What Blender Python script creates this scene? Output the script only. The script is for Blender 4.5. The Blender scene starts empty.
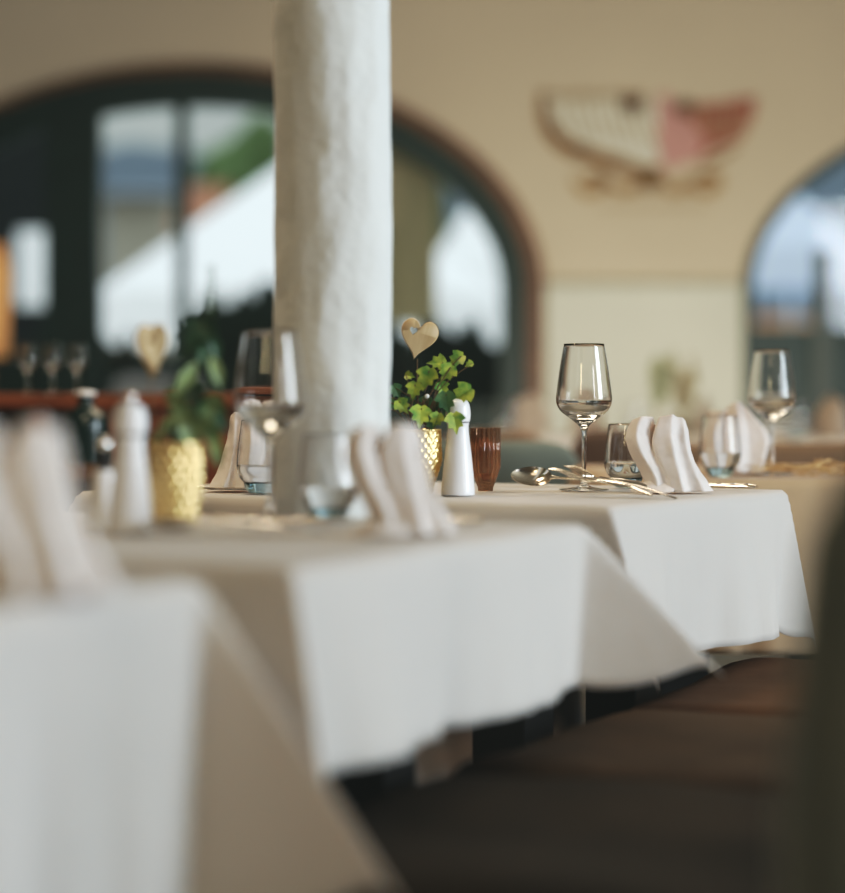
import bpy, bmesh, math, random
from mathutils import Vector, Matrix, noise
random.seed(7)
PI = math.pi
SC = bpy.context.scene
C = SC.collection
CAMZ = 0.908
F = 2400.0
HOR = 386.0

def gx(px, d):
    return (px - 422.5) * d / F
def gz(py, d):
    return CAMZ + (HOR - py) * d / F

# ------------------------------------------------------------------ materials
def new_mat(name):
    m = bpy.data.materials.new(name); m.use_nodes = True
    nt = m.node_tree
    b = nt.nodes['Principled BSDF']
    return m, nt, b

def pmat(name, col, rough=0.6, metal=0.0, vary=0.08, scale=8.0, bump=0.0, bscale=40.0, col2=None,
         sheen=0.0, coat=0.0, trans=0.0, ior=1.45, stretch=None, spec=None, emis=None, estr=0.0, alpha=1.0, sss=0.0):
    m, nt, b = new_mat(name)
    N, L = nt.nodes, nt.links
    tc = N.new('ShaderNodeTexCoord'); mp = N.new('ShaderNodeMapping')
    L.new(tc.outputs['Object'], mp.inputs['Vector'])
    if stretch: mp.inputs['Scale'].default_value = stretch
    nz = N.new('ShaderNodeTexNoise'); nz.inputs['Scale'].default_value = scale
    nz.inputs['Detail'].default_value = 4
    L.new(mp.outputs[0], nz.inputs['Vector'])
    cr = N.new('ShaderNodeValToRGB')
    c2 = col2 if col2 else tuple(max(0, c * (1 - vary)) for c in col)
    cr.color_ramp.elements[0].color = (*c2, 1); cr.color_ramp.elements[1].color = (*col, 1)
    cr.color_ramp.elements[0].position = 0.35; cr.color_ramp.elements[1].position = 0.65
    L.new(nz.outputs['Fac'], cr.inputs['Fac']); L.new(cr.outputs['Color'], b.inputs['Base Color'])
    b.inputs['Roughness'].default_value = rough; b.inputs['Metallic'].default_value = metal
    b.inputs['IOR'].default_value = ior
    if sheen: b.inputs['Sheen Weight'].default_value = sheen
    if coat: b.inputs['Coat Weight'].default_value = coat
    if trans: b.inputs['Transmission Weight'].default_value = trans
    if spec is not None: b.inputs['Specular IOR Level'].default_value = spec
    if sss:
        b.inputs['Subsurface Weight'].default_value = sss; b.inputs['Subsurface Radius'].default_value = (0.02, 0.012, 0.008)
        b.inputs['Subsurface Scale'].default_value = 0.3
    if emis:
        b.inputs['Emission Color'].default_value = (*emis, 1); b.inputs['Emission Strength'].default_value = estr
    if bump:
        n2 = N.new('ShaderNodeTexNoise'); n2.inputs['Scale'].default_value = bscale; n2.inputs['Detail'].default_value = 3
        L.new(mp.outputs[0], n2.inputs['Vector'])
        bp = N.new('ShaderNodeBump'); bp.inputs['Strength'].default_value = bump; bp.inputs['Distance'].default_value = 0.01
        L.new(n2.outputs['Fac'], bp.inputs['Height']); L.new(bp.outputs[0], b.inputs['Normal'])
    return m

def cloth_mat(name, col, translucent=0.12):
    m, nt, b = new_mat(name)
    N, L = nt.nodes, nt.links
    tc = N.new('ShaderNodeTexCoord')
    nz = N.new('ShaderNodeTexNoise'); nz.inputs['Scale'].default_value = 5; nz.inputs['Detail'].default_value = 5
    L.new(tc.outputs['Object'], nz.inputs['Vector'])
    cr = N.new('ShaderNodeValToRGB')
    cr.color_ramp.elements[0].color = (*[c * 0.95 for c in col], 1); cr.color_ramp.elements[1].color = (*col, 1)
    L.new(nz.outputs['Fac'], cr.inputs['Fac']); L.new(cr.outputs['Color'], b.inputs['Base Color'])
    b.inputs['Roughness'].default_value = 0.75; b.inputs['Sheen Weight'].default_value = 0.15
    b.inputs['Specular IOR Level'].default_value = 0.25
    wv = N.new('ShaderNodeTexNoise'); wv.inputs['Scale'].default_value = 900; wv.inputs['Detail'].default_value = 1
    L.new(tc.outputs['Object'], wv.inputs['Vector'])
    w2 = N.new('ShaderNodeTexNoise'); w2.inputs['Scale'].default_value = 14; w2.inputs['Detail'].default_value = 3
    L.new(tc.outputs['Object'], w2.inputs['Vector'])
    b1 = N.new('ShaderNodeBump'); b1.inputs['Strength'].default_value = 0.12; b1.inputs['Distance'].default_value = 0.002
    L.new(wv.outputs['Fac'], b1.inputs['Height'])
    b2 = N.new('ShaderNodeBump'); b2.inputs['Strength'].default_value = 0.25; b2.inputs['Distance'].default_value = 0.012
    L.new(w2.outputs['Fac'], b2.inputs['Height']); L.new(b1.outputs[0], b2.inputs['Normal'])
    L.new(b2.outputs[0], b.inputs['Normal'])
    tr = N.new('ShaderNodeBsdfTranslucent'); tr.inputs['Color'].default_value = (0.95, 0.56, 0.26, 1)
    mx = N.new('ShaderNodeMixShader'); mx.inputs[0].default_value = translucent
    L.new(b.outputs[0], mx.inputs[1]); L.new(tr.outputs[0], mx.inputs[2])
    L.new(mx.outputs[0], N['Material Output'].inputs['Surface'])
    return m

def glass_mat(name, col=(1, 1, 1), ior=1.45, rough=0.0):
    return pmat(name, col, rough=rough, trans=1.0, ior=ior, vary=0.02)

def pane_mat(name, tint=(0.95, 1, 0.98)):
    m, nt, b = new_mat(name)
    N, L = nt.nodes, nt.links
    t = N.new('ShaderNodeBsdfTransparent'); t.inputs[0].default_value = (*tint, 1)
    g = N.new('ShaderNodeBsdfGlossy'); g.inputs['Roughness'].default_value = 0.02
    fr = N.new('ShaderNodeFresnel'); fr.inputs[0].default_value = 1.45
    mx = N.new('ShaderNodeMixShader')
    L.new(fr.outputs[0], mx.inputs[0]); L.new(t.outputs[0], mx.inputs[1]); L.new(g.outputs[0], mx.inputs[2])
    L.new(mx.outputs[0], N['Material Output'].inputs['Surface'])
    return m

def wood_mat(name, c1, c2, rough=0.4, scale=3.0, axis=(1, 12, 12), coat=0.2):
    m, nt, b = new_mat(name)
    N, L = nt.nodes, nt.links
    tc = N.new('ShaderNodeTexCoord'); mp = N.new('ShaderNodeMapping'); mp.inputs['Scale'].default_value = axis
    L.new(tc.outputs['Object'], mp.inputs['Vector'])
    nz = N.new('ShaderNodeTexNoise'); nz.inputs['Scale'].default_value = scale; nz.inputs['Detail'].default_value = 6
    nz.inputs['Distortion'].default_value = 0.6
    L.new(mp.outputs[0], nz.inputs['Vector'])
    cr = N.new('ShaderNodeValToRGB')
    cr.color_ramp.elements[0].color = (*c1, 1); cr.color_ramp.elements[1].color = (*c2, 1)
    cr.color_ramp.elements[0].position = 0.35; cr.color_ramp.elements[1].position = 0.7
    L.new(nz.outputs['Fac'], cr.inputs['Fac']); L.new(cr.outputs['Color'], b.inputs['Base Color'])
    bp = N.new('ShaderNodeBump'); bp.inputs['Strength'].default_value = 0.1
    L.new(nz.outputs['Fac'], bp.inputs['Height']); L.new(bp.outputs[0], b.inputs['Normal'])
    b.inputs['Roughness'].default_value = rough; b.inputs['Coat Weight'].default_value = coat
    return m

M = {}
M['cloth'] = cloth_mat('white_table_linen', (0.78, 0.78, 0.75), 0.28)
M['napkin'] = cloth_mat('white_napkin_linen', (0.95, 0.93, 0.91), 0.22)
M['glass'] = glass_mat('clear_glass')
M['blueglass'] = glass_mat('pale_blue_glass', (0.50, 0.74, 0.84))
M['water'] = glass_mat('water', (0.99, 1, 1), 1.33)
M['steel'] = pmat('polished_steel', (0.80, 0.74, 0.66), rough=0.16, metal=1, vary=0.05)
M['chrome'] = pmat('chrome', (0.9, 0.9, 0.9), rough=0.08, metal=1, vary=0.02)
M['gold'] = pmat('hammered_gold', (0.95, 0.72, 0.32), rough=0.33, metal=1, vary=0.06, scale=30)
M['goldpale'] = pmat('hammered_pale_gold', (0.92, 0.70, 0.34), rough=0.32, metal=1, vary=0.06, scale=30)
M['white'] = pmat('white_lacquer', (0.92, 0.92, 0.95), rough=0.4, vary=0.02, coat=0.3)
M['black'] = pmat('black_plastic', (0.02, 0.02, 0.022), rough=0.4)
M['amber'] = pmat('amber_glass', (0.62, 0.34, 0.19), rough=0.05, trans=0.85, vary=0.1, ior=1.45)
M['wax'] = pmat('candle_wax', (0.9, 0.6, 0.3), rough=0.5, sss=0.5)
M['heart'] = wood_mat('pale_wood', (0.55, 0.38, 0.20), (0.72, 0.55, 0.33), 0.55, 5, (8, 8, 1), 0.0)
M['wire'] = pmat('brown_wire', (0.25, 0.17, 0.1), rough=0.5, metal=0.5)
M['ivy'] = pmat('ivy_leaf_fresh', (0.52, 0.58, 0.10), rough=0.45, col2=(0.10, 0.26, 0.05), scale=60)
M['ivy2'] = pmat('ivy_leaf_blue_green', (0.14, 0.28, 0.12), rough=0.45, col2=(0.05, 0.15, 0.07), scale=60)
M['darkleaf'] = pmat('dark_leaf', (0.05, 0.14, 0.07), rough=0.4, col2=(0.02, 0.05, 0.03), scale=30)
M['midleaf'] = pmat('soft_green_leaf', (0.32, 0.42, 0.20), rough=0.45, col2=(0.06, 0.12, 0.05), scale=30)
M['stem'] = pmat('brown_stem', (0.16, 0.10, 0.05), rough=0.7)
M['stemgreen'] = pmat('green_stem', (0.14, 0.2, 0.08), rough=0.7)
M['soil'] = pmat('dark_soil', (0.04, 0.025, 0.015), rough=0.95, bump=0.8, bscale=120)
M['plaster'] = pmat('white_plaster', (0.82, 0.84, 0.82), rough=0.85, vary=0.06, scale=4, bump=1.0, bscale=14)
M['wall'] = pmat('warm_cream_plaster', (0.58, 0.51, 0.40), rough=0.9, vary=0.06, scale=1.2, bump=0.15, bscale=20)
M['brownwall'] = pmat('brown_wall_panelling', (0.22, 0.15, 0.09), rough=0.7)
M['wainscot'] = pmat('pale_green_cream_paint', (0.62, 0.63, 0.54), rough=0.8, vary=0.05, scale=2)
M['greenframe'] = pmat('dark_green_paint', (0.010, 0.034, 0.030), rough=0.45, vary=0.2)
M['brownframe'] = wood_mat('brown_stained_wood', (0.10, 0.045, 0.02), (0.20, 0.10, 0.05), 0.5)
M['redwood'] = wood_mat('red_brown_varnished_wood', (0.11, 0.03, 0.012), (0.24, 0.07, 0.028), 0.3, 3, (2, 2, 10), 0.5)
M['darkwood'] = pmat('black_stained_wood', (0.012, 0.011, 0.011), rough=0.5)
M['floor'] = wood_mat('dark_brown_floorboards', (0.03, 0.018, 0.012), (0.07, 0.04, 0.025), 0.5, 2, (8, 1, 1), 0.1)
M['ceiling'] = pmat('cream_ceiling_plaster', (0.5, 0.43, 0.32), rough=0.9)
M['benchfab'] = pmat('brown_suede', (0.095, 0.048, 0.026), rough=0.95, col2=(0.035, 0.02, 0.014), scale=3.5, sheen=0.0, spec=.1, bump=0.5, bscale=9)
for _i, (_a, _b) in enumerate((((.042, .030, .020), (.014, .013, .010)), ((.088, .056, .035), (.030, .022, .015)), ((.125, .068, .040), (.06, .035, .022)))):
    M['bench%d' % _i] = pmat('brown_suede', _a, rough=0.95, col2=_b, scale=3.0, spec=.1, bump=0.5, bscale=9)  # near pads get darker suede: the shade there is put into the colour
M['greyfab'] = pmat('grey_green_fabric', (0.16, 0.18, 0.15), rough=0.9, vary=0.15, sheen=0.3, bump=0.2, bscale=150)
M['darkfab'] = pmat('dark_olive_fabric', (0.13, 0.13, 0.10), rough=0.95, col2=(0.06, 0.07, 0.055), scale=6, sheen=0.3, stretch=(6, 6, 0.6))
M['rustfab'] = pmat('rust_brown_fabric', (0.15, 0.09, 0.06), rough=0.9, vary=0.15)
M['brownleather'] = pmat('tan_brown_leather', (0.20, 0.12, 0.065), rough=0.6, vary=0.15)
M['straw'] = pmat('dry_straw', (0.75, 0.52, 0.26), rough=0.8, vary=0.3, scale=50)
M['pane'] = pane_mat('window_glass')
M['bottle'] = pmat('dark_green_bottle_glass', (0.005, 0.02, 0.018), rough=0.2, spec=0.6)
M['lampshade'] = pmat('orange_lit_shade', (0.8, 0.45, 0.2), rough=0.8, emis=(1, 0.42, 0.12), estr=.12)

# ------------------------------------------------------------------ mesh helpers
def mk(name, bm, mat, parent=None, smooth=True, loc=None, rotz=None):
    bmesh.ops.recalc_face_normals(bm, faces=bm.faces)
    me = bpy.data.meshes.new(name); bm.to_mesh(me); bm.free()
    if smooth:
        for p in me.polygons: p.use_smooth = True
    if mat: me.materials.append(mat)
    o = bpy.data.objects.new(name, me); C.objects.link(o)
    if parent: o.parent = parent
    if loc is not None: o.location = loc
    if rotz is not None: o.rotation_euler = (0, 0, rotz)
    return o

def edge_split(o, ang=35):
    me = o.data
    try: me.set_sharp_from_angle(angle=math.radians(ang))
    except Exception: pass
    return o

def empty(name, label, cat, loc=(0, 0, 0), rotz=0, group=None):
    o = bpy.data.objects.new(name, None); C.objects.link(o)
    o.empty_display_size = 0.05
    o.location = loc; o.rotation_euler = (0, 0, rotz)
    return tag(o, label, cat, group)

def tag(o, label, cat, group=None):
    o['label'] = label; o['category'] = cat
    if group: o['group'] = group
    return o

def struct(o):
    o['kind'] = 'structure'; return o

def add_box(bm, c, s, rot=0.0, bevel=0.0):
    r = bmesh.ops.create_cube(bm, size=1.0)
    vs = r['verts']
    mt = Matrix.Translation(c) @ Matrix.Rotation(rot, 4, 'Z') @ Matrix.Diagonal((*s, 1))
    bmesh.ops.transform(bm, matrix=mt, verts=vs)
    if bevel:
        es = list({e for v in vs for e in v.link_edges})
        bmesh.ops.bevel(bm, geom=es, offset=bevel, segments=3, affect='EDGES', profile=0.6)

def box_bm(c, s, rot=0.0, bevel=0.0):
    bm = bmesh.new(); add_box(bm, c, s, rot, bevel); return bm

def add_lathe(bm, prof, seg=48, c=(0, 0, 0), fr=None, close=False):
    rings = []
    for (r, z) in prof:
        if r < 1e-6:
            rings.append([bm.verts.new((c[0], c[1], c[2] + z))]); continue
        ring = []
        for i in range(seg):
            a = 2 * PI * i / seg
            rr = fr(r, z, a) if fr else r
            ring.append(bm.verts.new((c[0] + rr * math.cos(a), c[1] + rr * math.sin(a), c[2] + z)))
        rings.append(ring)
    n = len(rings)
    pairs = [(k, k + 1) for k in range(n - 1)]
    if close: pairs.append((n - 1, 0))
    for k, k2 in pairs:
        A, B = rings[k], rings[k2]
        if len(A) == 1 and len(B) == 1: continue
        for i in range(seg):
            j = (i + 1) % seg
            if len(A) == 1: bm.faces.new((A[0], B[i], B[j]))
            elif len(B) == 1: bm.faces.new((A[i], B[0], A[j]))
            else: bm.faces.new((A[i], B[i], B[j], A[j]))

def lathe_bm(prof, seg=48, fr=None, close=False):
    bm = bmesh.new(); add_lathe(bm, prof, seg, fr=fr, close=close); return bm

def smooth_prof(pts, n=6):
    """Catmull-Rom through profile points."""
    out = []
    P = [pts[0]] + list(pts) + [pts[-1]]
    for i in range(1, len(P) - 2):
        p0, p1, p2, p3 = P[i - 1], P[i], P[i + 1], P[i + 2]
        for k in range(n):
            t = k / n
            out.append(tuple(max(0 if j == 0 else -9, 0.5 * (2 * p1[j] + (p2[j] - p0[j]) * t + (2 * p0[j] - 5 * p1[j] + 4 * p2[j] - p3[j]) * t * t + (-p0[j] + 3 * p1[j] - 3 * p2[j] + p3[j]) * t ** 3)) for j in range(len(p1))))
    out.append(tuple(pts[-1]))
    return out

def smooth_path(pts, n=6):
    out = []
    P = [pts[0]] + list(pts) + [pts[-1]]
    for i in range(1, len(P) - 2):
        p0, p1, p2, p3 = P[i - 1], P[i], P[i + 1], P[i + 2]
        for k in range(n):
            t = k / n
            out.append(Vector([0.5 * (2 * p1[j] + (p2[j] - p0[j]) * t + (2 * p0[j] - 5 * p1[j] + 4 * p2[j] - p3[j]) * t * t + (-p0[j] + 3 * p1[j] - 3 * p2[j] + p3[j]) * t ** 3) for j in range(3)]))
    out.append(Vector(pts[-1]))
    return out

def loft(bm, rings, cap=True, closed=True):
    vr = [[bm.verts.new(p) for p in r] for r in rings]
    n = len(vr[0])
    for a, b in zip(vr, vr[1:]):
        for i in range(n if closed else n - 1):
            j = (i + 1) % n
            bm.faces.new((a[i], a[j], b[j], b[i]))
    if cap and closed:
        bm.faces.new(vr[0]); bm.faces.new(vr[-1])
    return vr

def add_tube(bm, pts, rad, seg=8, rad2=None):
    pts = [Vector(p) for p in pts]
    rings = []
    up = Vector((0, 0, 1))
    for i, p in enumerate(pts):
        t = (pts[min(i + 1, len(pts) - 1)] - pts[max(i - 1, 0)]).normalized()
        ref = up if abs(t.z) < 0.95 else Vector((1, 0, 0))
        a = t.cross(ref).normalized(); b = t.cross(a).normalized()
        r = rad if rad2 is None else rad + (rad2 - rad) * i / max(1, len(pts) - 1)
        rings.append([p + a * r * math.cos(2 * PI * k / seg) + b * r * math.sin(2 * PI * k / seg) for k in range(seg)])
    loft(bm, rings)

def solidify(o, th, off=0):
    m = o.modifiers.new('thick', 'SOLIDIFY'); m.thickness = th; m.offset = off; return o
def subsurf(o, lv=2):
    m = o.modifiers.new('sub', 'SUBSURF'); m.levels = lv; m.render_levels = lv; return o

def copy_tree(o, parent=None):
    c = o.copy(); C.objects.link(c)
    if parent: c.parent = parent
    for ch in list(o.children): copy_tree(ch, c)
    return c
def place_copy(o, loc, rotz, label, group=None, scale=1.0):
    c = copy_tree(o); c.location = loc; c.rotation_euler = (0, 0, rotz); c['label'] = label
    c.scale = (scale,) * 3
    if group: c['group'] = group
    return c
def sstep(x):
    x = min(1, max(0, x)); return x * x * (3 - 2 * x)

# ================================================================== ROOM
WY = 11.0
kx = WY / F
CEIL = 2.95
def wall_x(px): return (px - 422.5) * kx
def wall_z(py): return CAMZ + (HOR - py) * kx
ARCH = [  # centre x, half width, spring z, rise, sill z
    (wall_x(197), 348 * kx, wall_z(290), 227 * kx, 0.62),
    (wall_x(1112), 369 * kx, wall_z(290), 204 * kx, 0.62),
]
def arch_top(a, x):
    cx, w, zs, r, _ = a
    t = (x - cx) / w
    return zs + r * math.sqrt(max(0, 1 - t * t))
bm = bmesh.new()
xs = set([-4.6, 5.2])
for a in ARCH:
    for i in range(97):
        xs.add(a[0] - a[1] * math.cos(PI * i / 96))
xs = sorted(x for x in xs)
def quad(x0, x1, z0a, z0b, z1a, z1b, y):
    bm.faces.new([bm.verts.new(v) for v in ((x0, y, z0a), (x1, y, z0b), (x1, y, z1b), (x0, y, z1a))])
for x0, x1 in zip(xs, xs[1:]):
    if x1 - x0 < 1e-6: continue
    xm = (x0 + x1) / 2
    a = next((a for a in ARCH if abs(xm - a[0]) < a[1]), None)
    for y in (WY, WY + 0.4):
        if a is None: quad(x0, x1, 0, 0, CEIL, CEIL, y)
        else:
            quad(x0, x1, arch_top(a, x0), arch_top(a, x1), CEIL, CEIL, y)
            quad(x0, x1, 0, 0, a[4], a[4], y)
    if a:   # reveal
        for za, zb in ((arch_top(a, x0), arch_top(a, x1)), (a[4], a[4])):
            bm.faces.new([bm.verts.new(v) for v in ((x0, WY, za), (x1, WY, zb), (x1, WY + .4, zb), (x0, WY + .4, za))])
for a in ARCH:
    for s in (-1, 1):
        x = a[0] + s * a[1]
        bm.faces.new([bm.verts.new(v) for v in ((x, WY, a[4]), (x, WY + .4, a[4]), (x, WY + .4, a[2]), (x, WY, a[2]))])
bmesh.ops.remove_doubles(bm, verts=bm.verts, dist=1e-5)
struct(mk('wall_back', bm, M['wall'], smooth=False))
struct(mk('floor', box_bm((0.3, 4.2, -0.05), (10, 14.4, 0.1)), M['floor'], smooth=False))
struct(mk('ceiling', box_bm((0.3, 4.2, CEIL + 0.05), (10, 14.4, 0.1)), M['ceiling'], smooth=False))
struct(mk('wall_left', box_bm((-4.65, 4.2, CEIL / 2), (0.1, 14.4, CEIL)), M['brownwall'], smooth=False))
# right wall with tall window opening where daylight enters
bm = bmesh.new()
add_box(bm, (5.25, -0.9, CEIL / 2), (0.1, 4.2, CEIL)); add_box(bm, (5.25, 8.6, CEIL / 2), (0.1, 5.6, CEIL))
add_box(bm, (5.25, 3.5, 0.35), (0.1, 4.6, 0.7)); add_box(bm, (5.25, 3.5, 2.75), (0.1, 4.6, 0.4))
struct(mk('wall_right', bm, M['wall'], smooth=False))

struct(mk('wall_front', box_bm((0.3, -3.05, CEIL / 2), (10, 0.1, CEIL)), M['brownwall'], smooth=False))
struct(mk('trim_3', box_bm(((-4.6 + wall_x(540)) / 2, WY - 0.02, .31), (wall_x(540) + 4.6, 0.04, .62)), M['brownframe'], smooth=False))  # dark panel added to darken the lamp-lit wall below the sill
# wainscot between the arches with its ledge
t1 = struct(mk('trim_1', box_bm((wall_x(643), WY - 0.02, wall_z(290) / 2), (wall_x(742) - wall_x(546), 0.04, wall_z(290))), M['wainscot'], smooth=False))
t2 = struct(mk('trim_2', box_bm((wall_x(643), WY - 0.035, wall_z(288)), (wall_x(742) - wall_x(546), 0.07, 0.03), bevel=0.006), M['wainscot'], smooth=False))

def ring_bm(a, o_off, i_off, y0, y1, shift=0.0, bottom=True, seg=96):
    """Arched frame between an outer and an inner outline (both inset from the arch)."""
    cx, w, zs, r, sill = a
    def outline(off, sh):
        pts = [(cx + sh - (w - off), sill + off)]
        for i in range(seg + 1):
            th = PI - PI * i / seg
            pts.append((cx + sh + (w - off) * math.cos(th), zs + (r - off) * math.sin(th)))
        pts.append((cx + sh + (w - off), sill + off))
        return pts
    O, I = outline(o_off, 0), outline(i_off, shift)
    bm = bmesh.new()
    lay = []
    for y in (y0, y1):
        lay.append(([bm.verts.new((x, y, z)) for x, z in O], [bm.verts.new((x, y, z)) for x, z in I]))
    n = len(O)
    for k in range(n):
        j = (k + 1) % n
        if j == 0 and not bottom: continue
        for (o_, i_) in lay: bm.faces.new((o_[k], o_[j], i_[j], i_[k]))
        bm.faces.new((lay[0][0][k], lay[0][0][j], lay[1][0][j], lay[1][0][k]))
        bm.faces.new((lay[0][1][k], lay[0][1][j], lay[1][1][j], lay[1][1][k]))
    return bm

def bar(bm, x0, x1, z0, z1, y, t=0.08):
    add_box(bm, ((x0 + x1) / 2, y, (z0 + z1) / 2), (x1 - x0, t, z1 - z0))

# window 1 (big arch on the left)
w1 = empty('window_1', 'large arched window with dark green frame behind the pillar', 'window'); w1['kind'] = 'structure'
a = ARCH[0]
mk('architrave', ring_bm(a, 0.0, 0.045, WY - 0.03, WY + 0.06, shift=-0.035), M['brownframe'], w1, smooth=False)
mk('window_frame', ring_bm(a, 0.02, 0.19, WY + 0.02, WY + 0.14, shift=-0.01), M['greenframe'], w1, smooth=False)
bm = bmesh.new()
bar(bm, wall_x(44), wall_x(99), 0.7, arch_top(a, wall_x(60)) - 0.05, WY + 0.08, 0.12)
bar(bm, wall_x(174), wall_x(187), 0.7, a[2] + a[3] - 0.1, WY + 0.08, 0.05)
bar(bm, wall_x(300), wall_x(352), 0.7, a[2] + a[3] - 0.15, WY + 0.08, 0.12)
bar(bm, wall_x(-140), wall_x(530), 0.64, wall_z(404), WY + 0.08, 0.12)
# head rail above the casements
cxp = a[0]
mk('mullion', bm, M['greenframe'], w1, smooth=False)
bm = bmesh.new()
for i in range(40):
    x0 = wall_x(90) + (wall_x(352) - wall_x(90)) * i / 40; x1 = wall_x(90) + (wall_x(352) - wall_x(90)) * (i + 1) / 40
    top0, top1 = arch_top(a, x0) - 0.1, arch_top(a, x1) - 0.1
    bot = wall_z(100)
    if top0 > bot:
        for y in (WY + .04, WY + .13):
            bm.faces.new([bm.verts.new(v) for v in ((x0, y, bot), (x1, y, bot), (x1, y, max(bot, top1)), (x0, y, top0))])
mk('head_panel', bm, M['greenframe'], w1, smooth=False)
bm = ring_bm(a, 0.1, 0.0, 0, 0) if False else bmesh.new()
vs = [bm.verts.new((a[0] - a[1] + .12, WY + 0.09, 0.66))]
for i in range(65):
    th = PI - PI * i / 64
    vs.append(bm.verts.new((a[0] + (a[1] - .12) * math.cos(th), WY + 0.09, a[2] + (a[3] - .12) * math.sin(th))))
vs.append(bm.verts.new((a[0] + a[1] - .12, WY + 0.09, 0.66)))
bm.faces.new(vs)
mk('pane', bm, M['pane'], w1, smooth=False)
bm = bmesh.new()
xa, xb = wall_x(378), wall_x(437)
pts = [(xa + (xb - xa) * i / 60, WY + .26 + .03 * math.sin(i * 1.3)) for i in range(61)]
vs = [[bm.verts.new((x, y, z)) for x, y in pts] for z in (wall_z(322), 1.4, arch_top(a, wall_x(400)) - .12)]
for A, B in zip(vs, vs[1:]):
    for k in range(60): bm.faces.new((A[k], A[k + 1], B[k + 1], B[k]))
o = mk('curtain', bm, pmat('olive_beige_curtain', (0.52, 0.48, 0.35), .9)); tag(o, 'olive beige curtain hanging inside the big window right of the pillar', 'curtain')
# window 2 (arch at the right)
w2 = empty('window_2', 'arched window with dark green frame at the far right of the wall', 'window'); w2['kind'] = 'structure'
a = ARCH[1]
mk('window_frame', ring_bm(a, 0.0, 0.05, WY - 0.01, WY + 0.14), M['greenframe'], w2, smooth=False)
bm = bmesh.new()
bar(bm, wall_x(813), wall_x(829), 0.64, wall_z(250), WY - 0.02, 0.04)
mg = pmat('grey_green_paint', (0.08, 0.10, 0.09), rough=0.5)
mk('mullion', bm, mg, w2, smooth=False)
bm = bmesh.new()
bar(bm, wall_x(745), wall_x(1400), wall_z(420), wall_z(328), WY + 0.02, 0.03)
mk('lower_panel', bm, M['greenframe'], w2, smooth=False)
bm = bmesh.new()
vs = [bm.verts.new((a[0] - a[1] + .03, WY + 0.05, 0.66))]
for i in range(65):
    th = PI - PI * i / 64
    vs.append(bm.verts.new((a[0] + (a[1] - .03) * math.cos(th), WY + 0.05, a[2] + (a[3] - .03) * math.sin(th))))
vs.append(bm.verts.new((a[0] + a[1] - .03, WY + 0.05, 0.66)))
bm.faces.new(vs)
mk('pane', bm, M['pane'], w2, smooth=False)

# painted mural on the wall
def flat(name, pts, mat, y, parent, off=0.0):
    bm = bmesh.new()
    bm.faces.new([bm.verts.new((wall_x(px), y, wall_z(py))) for px, py in pts])
    bmesh.ops.triangulate(bm, faces=bm.faces)
    return mk(name, bm, mat, parent, smooth=False)
def stroke(bm, pts, wpx, y):
    P = smooth_path([(wall_x(p[0]), y, wall_z(p[1])) for p in pts], 6)
    w = wpx * kx / 2
    L_, R_ = [], []
    for i, p in enumerate(P):
        t = (P[min(i + 1, len(P) - 1)] - P[max(i - 1, 0)]).normalized()
        n = Vector((-t.z, 0, t.x))
        e = 0.45 + 0.55 * math.sin(PI * i / (len(P) - 1))
        L_.append(bm.verts.new(p + n * w * e)); R_.append(bm.verts.new(p - n * w * e))
    for i in range(len(P) - 1): bm.faces.new((L_[i], L_[i + 1], R_[i + 1], R_[i]))
mural = empty('wall_mural', 'painted wall emblem of a pale wing and a red wing above a scroll', 'mural', (0, 0, 0))
mc = pmat('mural_cream', (0.70, 0.69, 0.60), 0.9, vary=0.16, scale=9)
mo = pmat('mural_ochre', (0.24, 0.13, 0.04), 0.9, vary=0.25, scale=9)
mr = pmat('mural_red', (0.36, 0.13, 0.09), 0.9, vary=0.3, scale=9)
mp_ = pmat('mural_pink', (0.58, 0.34, 0.31), 0.9, vary=0.2, scale=9)
md = pmat('mural_brown', (0.13, 0.07, 0.03), 0.9, vary=0.2, scale=9)
flat('pale_wing', [(546, 96), (560, 101), (585, 104), (610, 100), (628, 96), (645, 99), (658, 104), (660, 165), (645, 168), (618, 160), (590, 152), (570, 144), (556, 132), (548, 116)], mc, WY - .004, mural)
flat('red_wing', [(678, 108), (700, 104), (725, 102), (745, 98), (756, 97), (754, 115), (746, 132), (735, 142), (712, 150), (700, 160), (684, 163), (676, 150)], mr, WY - .005, mural)
flat('pink_mantle', [(658, 96), (666, 92), (674, 104), (690, 120), (704, 138), (700, 158), (680, 166), (662, 170), (657, 140)], mp_, WY - .006, mural)
bm = bmesh.new()
stroke(bm, [(543, 92), (544, 112), (550, 130), (566, 146), (592, 156), (620, 164), (646, 172), (660, 168)], 16, WY - .008)
stroke(bm, [(700, 164), (720, 158), (738, 146)], 5, WY - .008)
mk('wing_outline', bm, mo, mural, smooth=False)
bm = bmesh.new()
for i in range(9):
    x = 560 + i * 11
    stroke(bm, [(x, 98 + (i % 2) * 2), (x + 3, 118 + i), (x + 12, 136 + i * 2)], 3, WY - .0045)
for i in range(7):
    x = 690 + i * 9
    stroke(bm, [(x, 106), (x + 2, 125), (x - 4, 142)], 3, WY - .0055)
for i in range(6):
    stroke(bm, [(548 + i * 16, 93 + (i % 2) * 3), (556 + i * 16, 97), (564 + i * 16, 93)], 5, WY - .0085)
mk('feather_lines', bm, pmat('mural_feather', (0.36, 0.28, 0.17), .9), mural, smooth=False)
for (x, y, r) in ((632, 104, 9), (684, 108, 8)):
    bm = bmesh.new()
    ring = [bm.verts.new((wall_x(x + 1.4 * r * math.cos(t * PI / 8)), WY - .009, wall_z(y + r * math.sin(t * PI / 8)))) for t in range(16)]
    bm.faces.new(ring)
    mk('dark_patch', bm, md, mural, smooth=False)
bm = bmesh.new()
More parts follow.
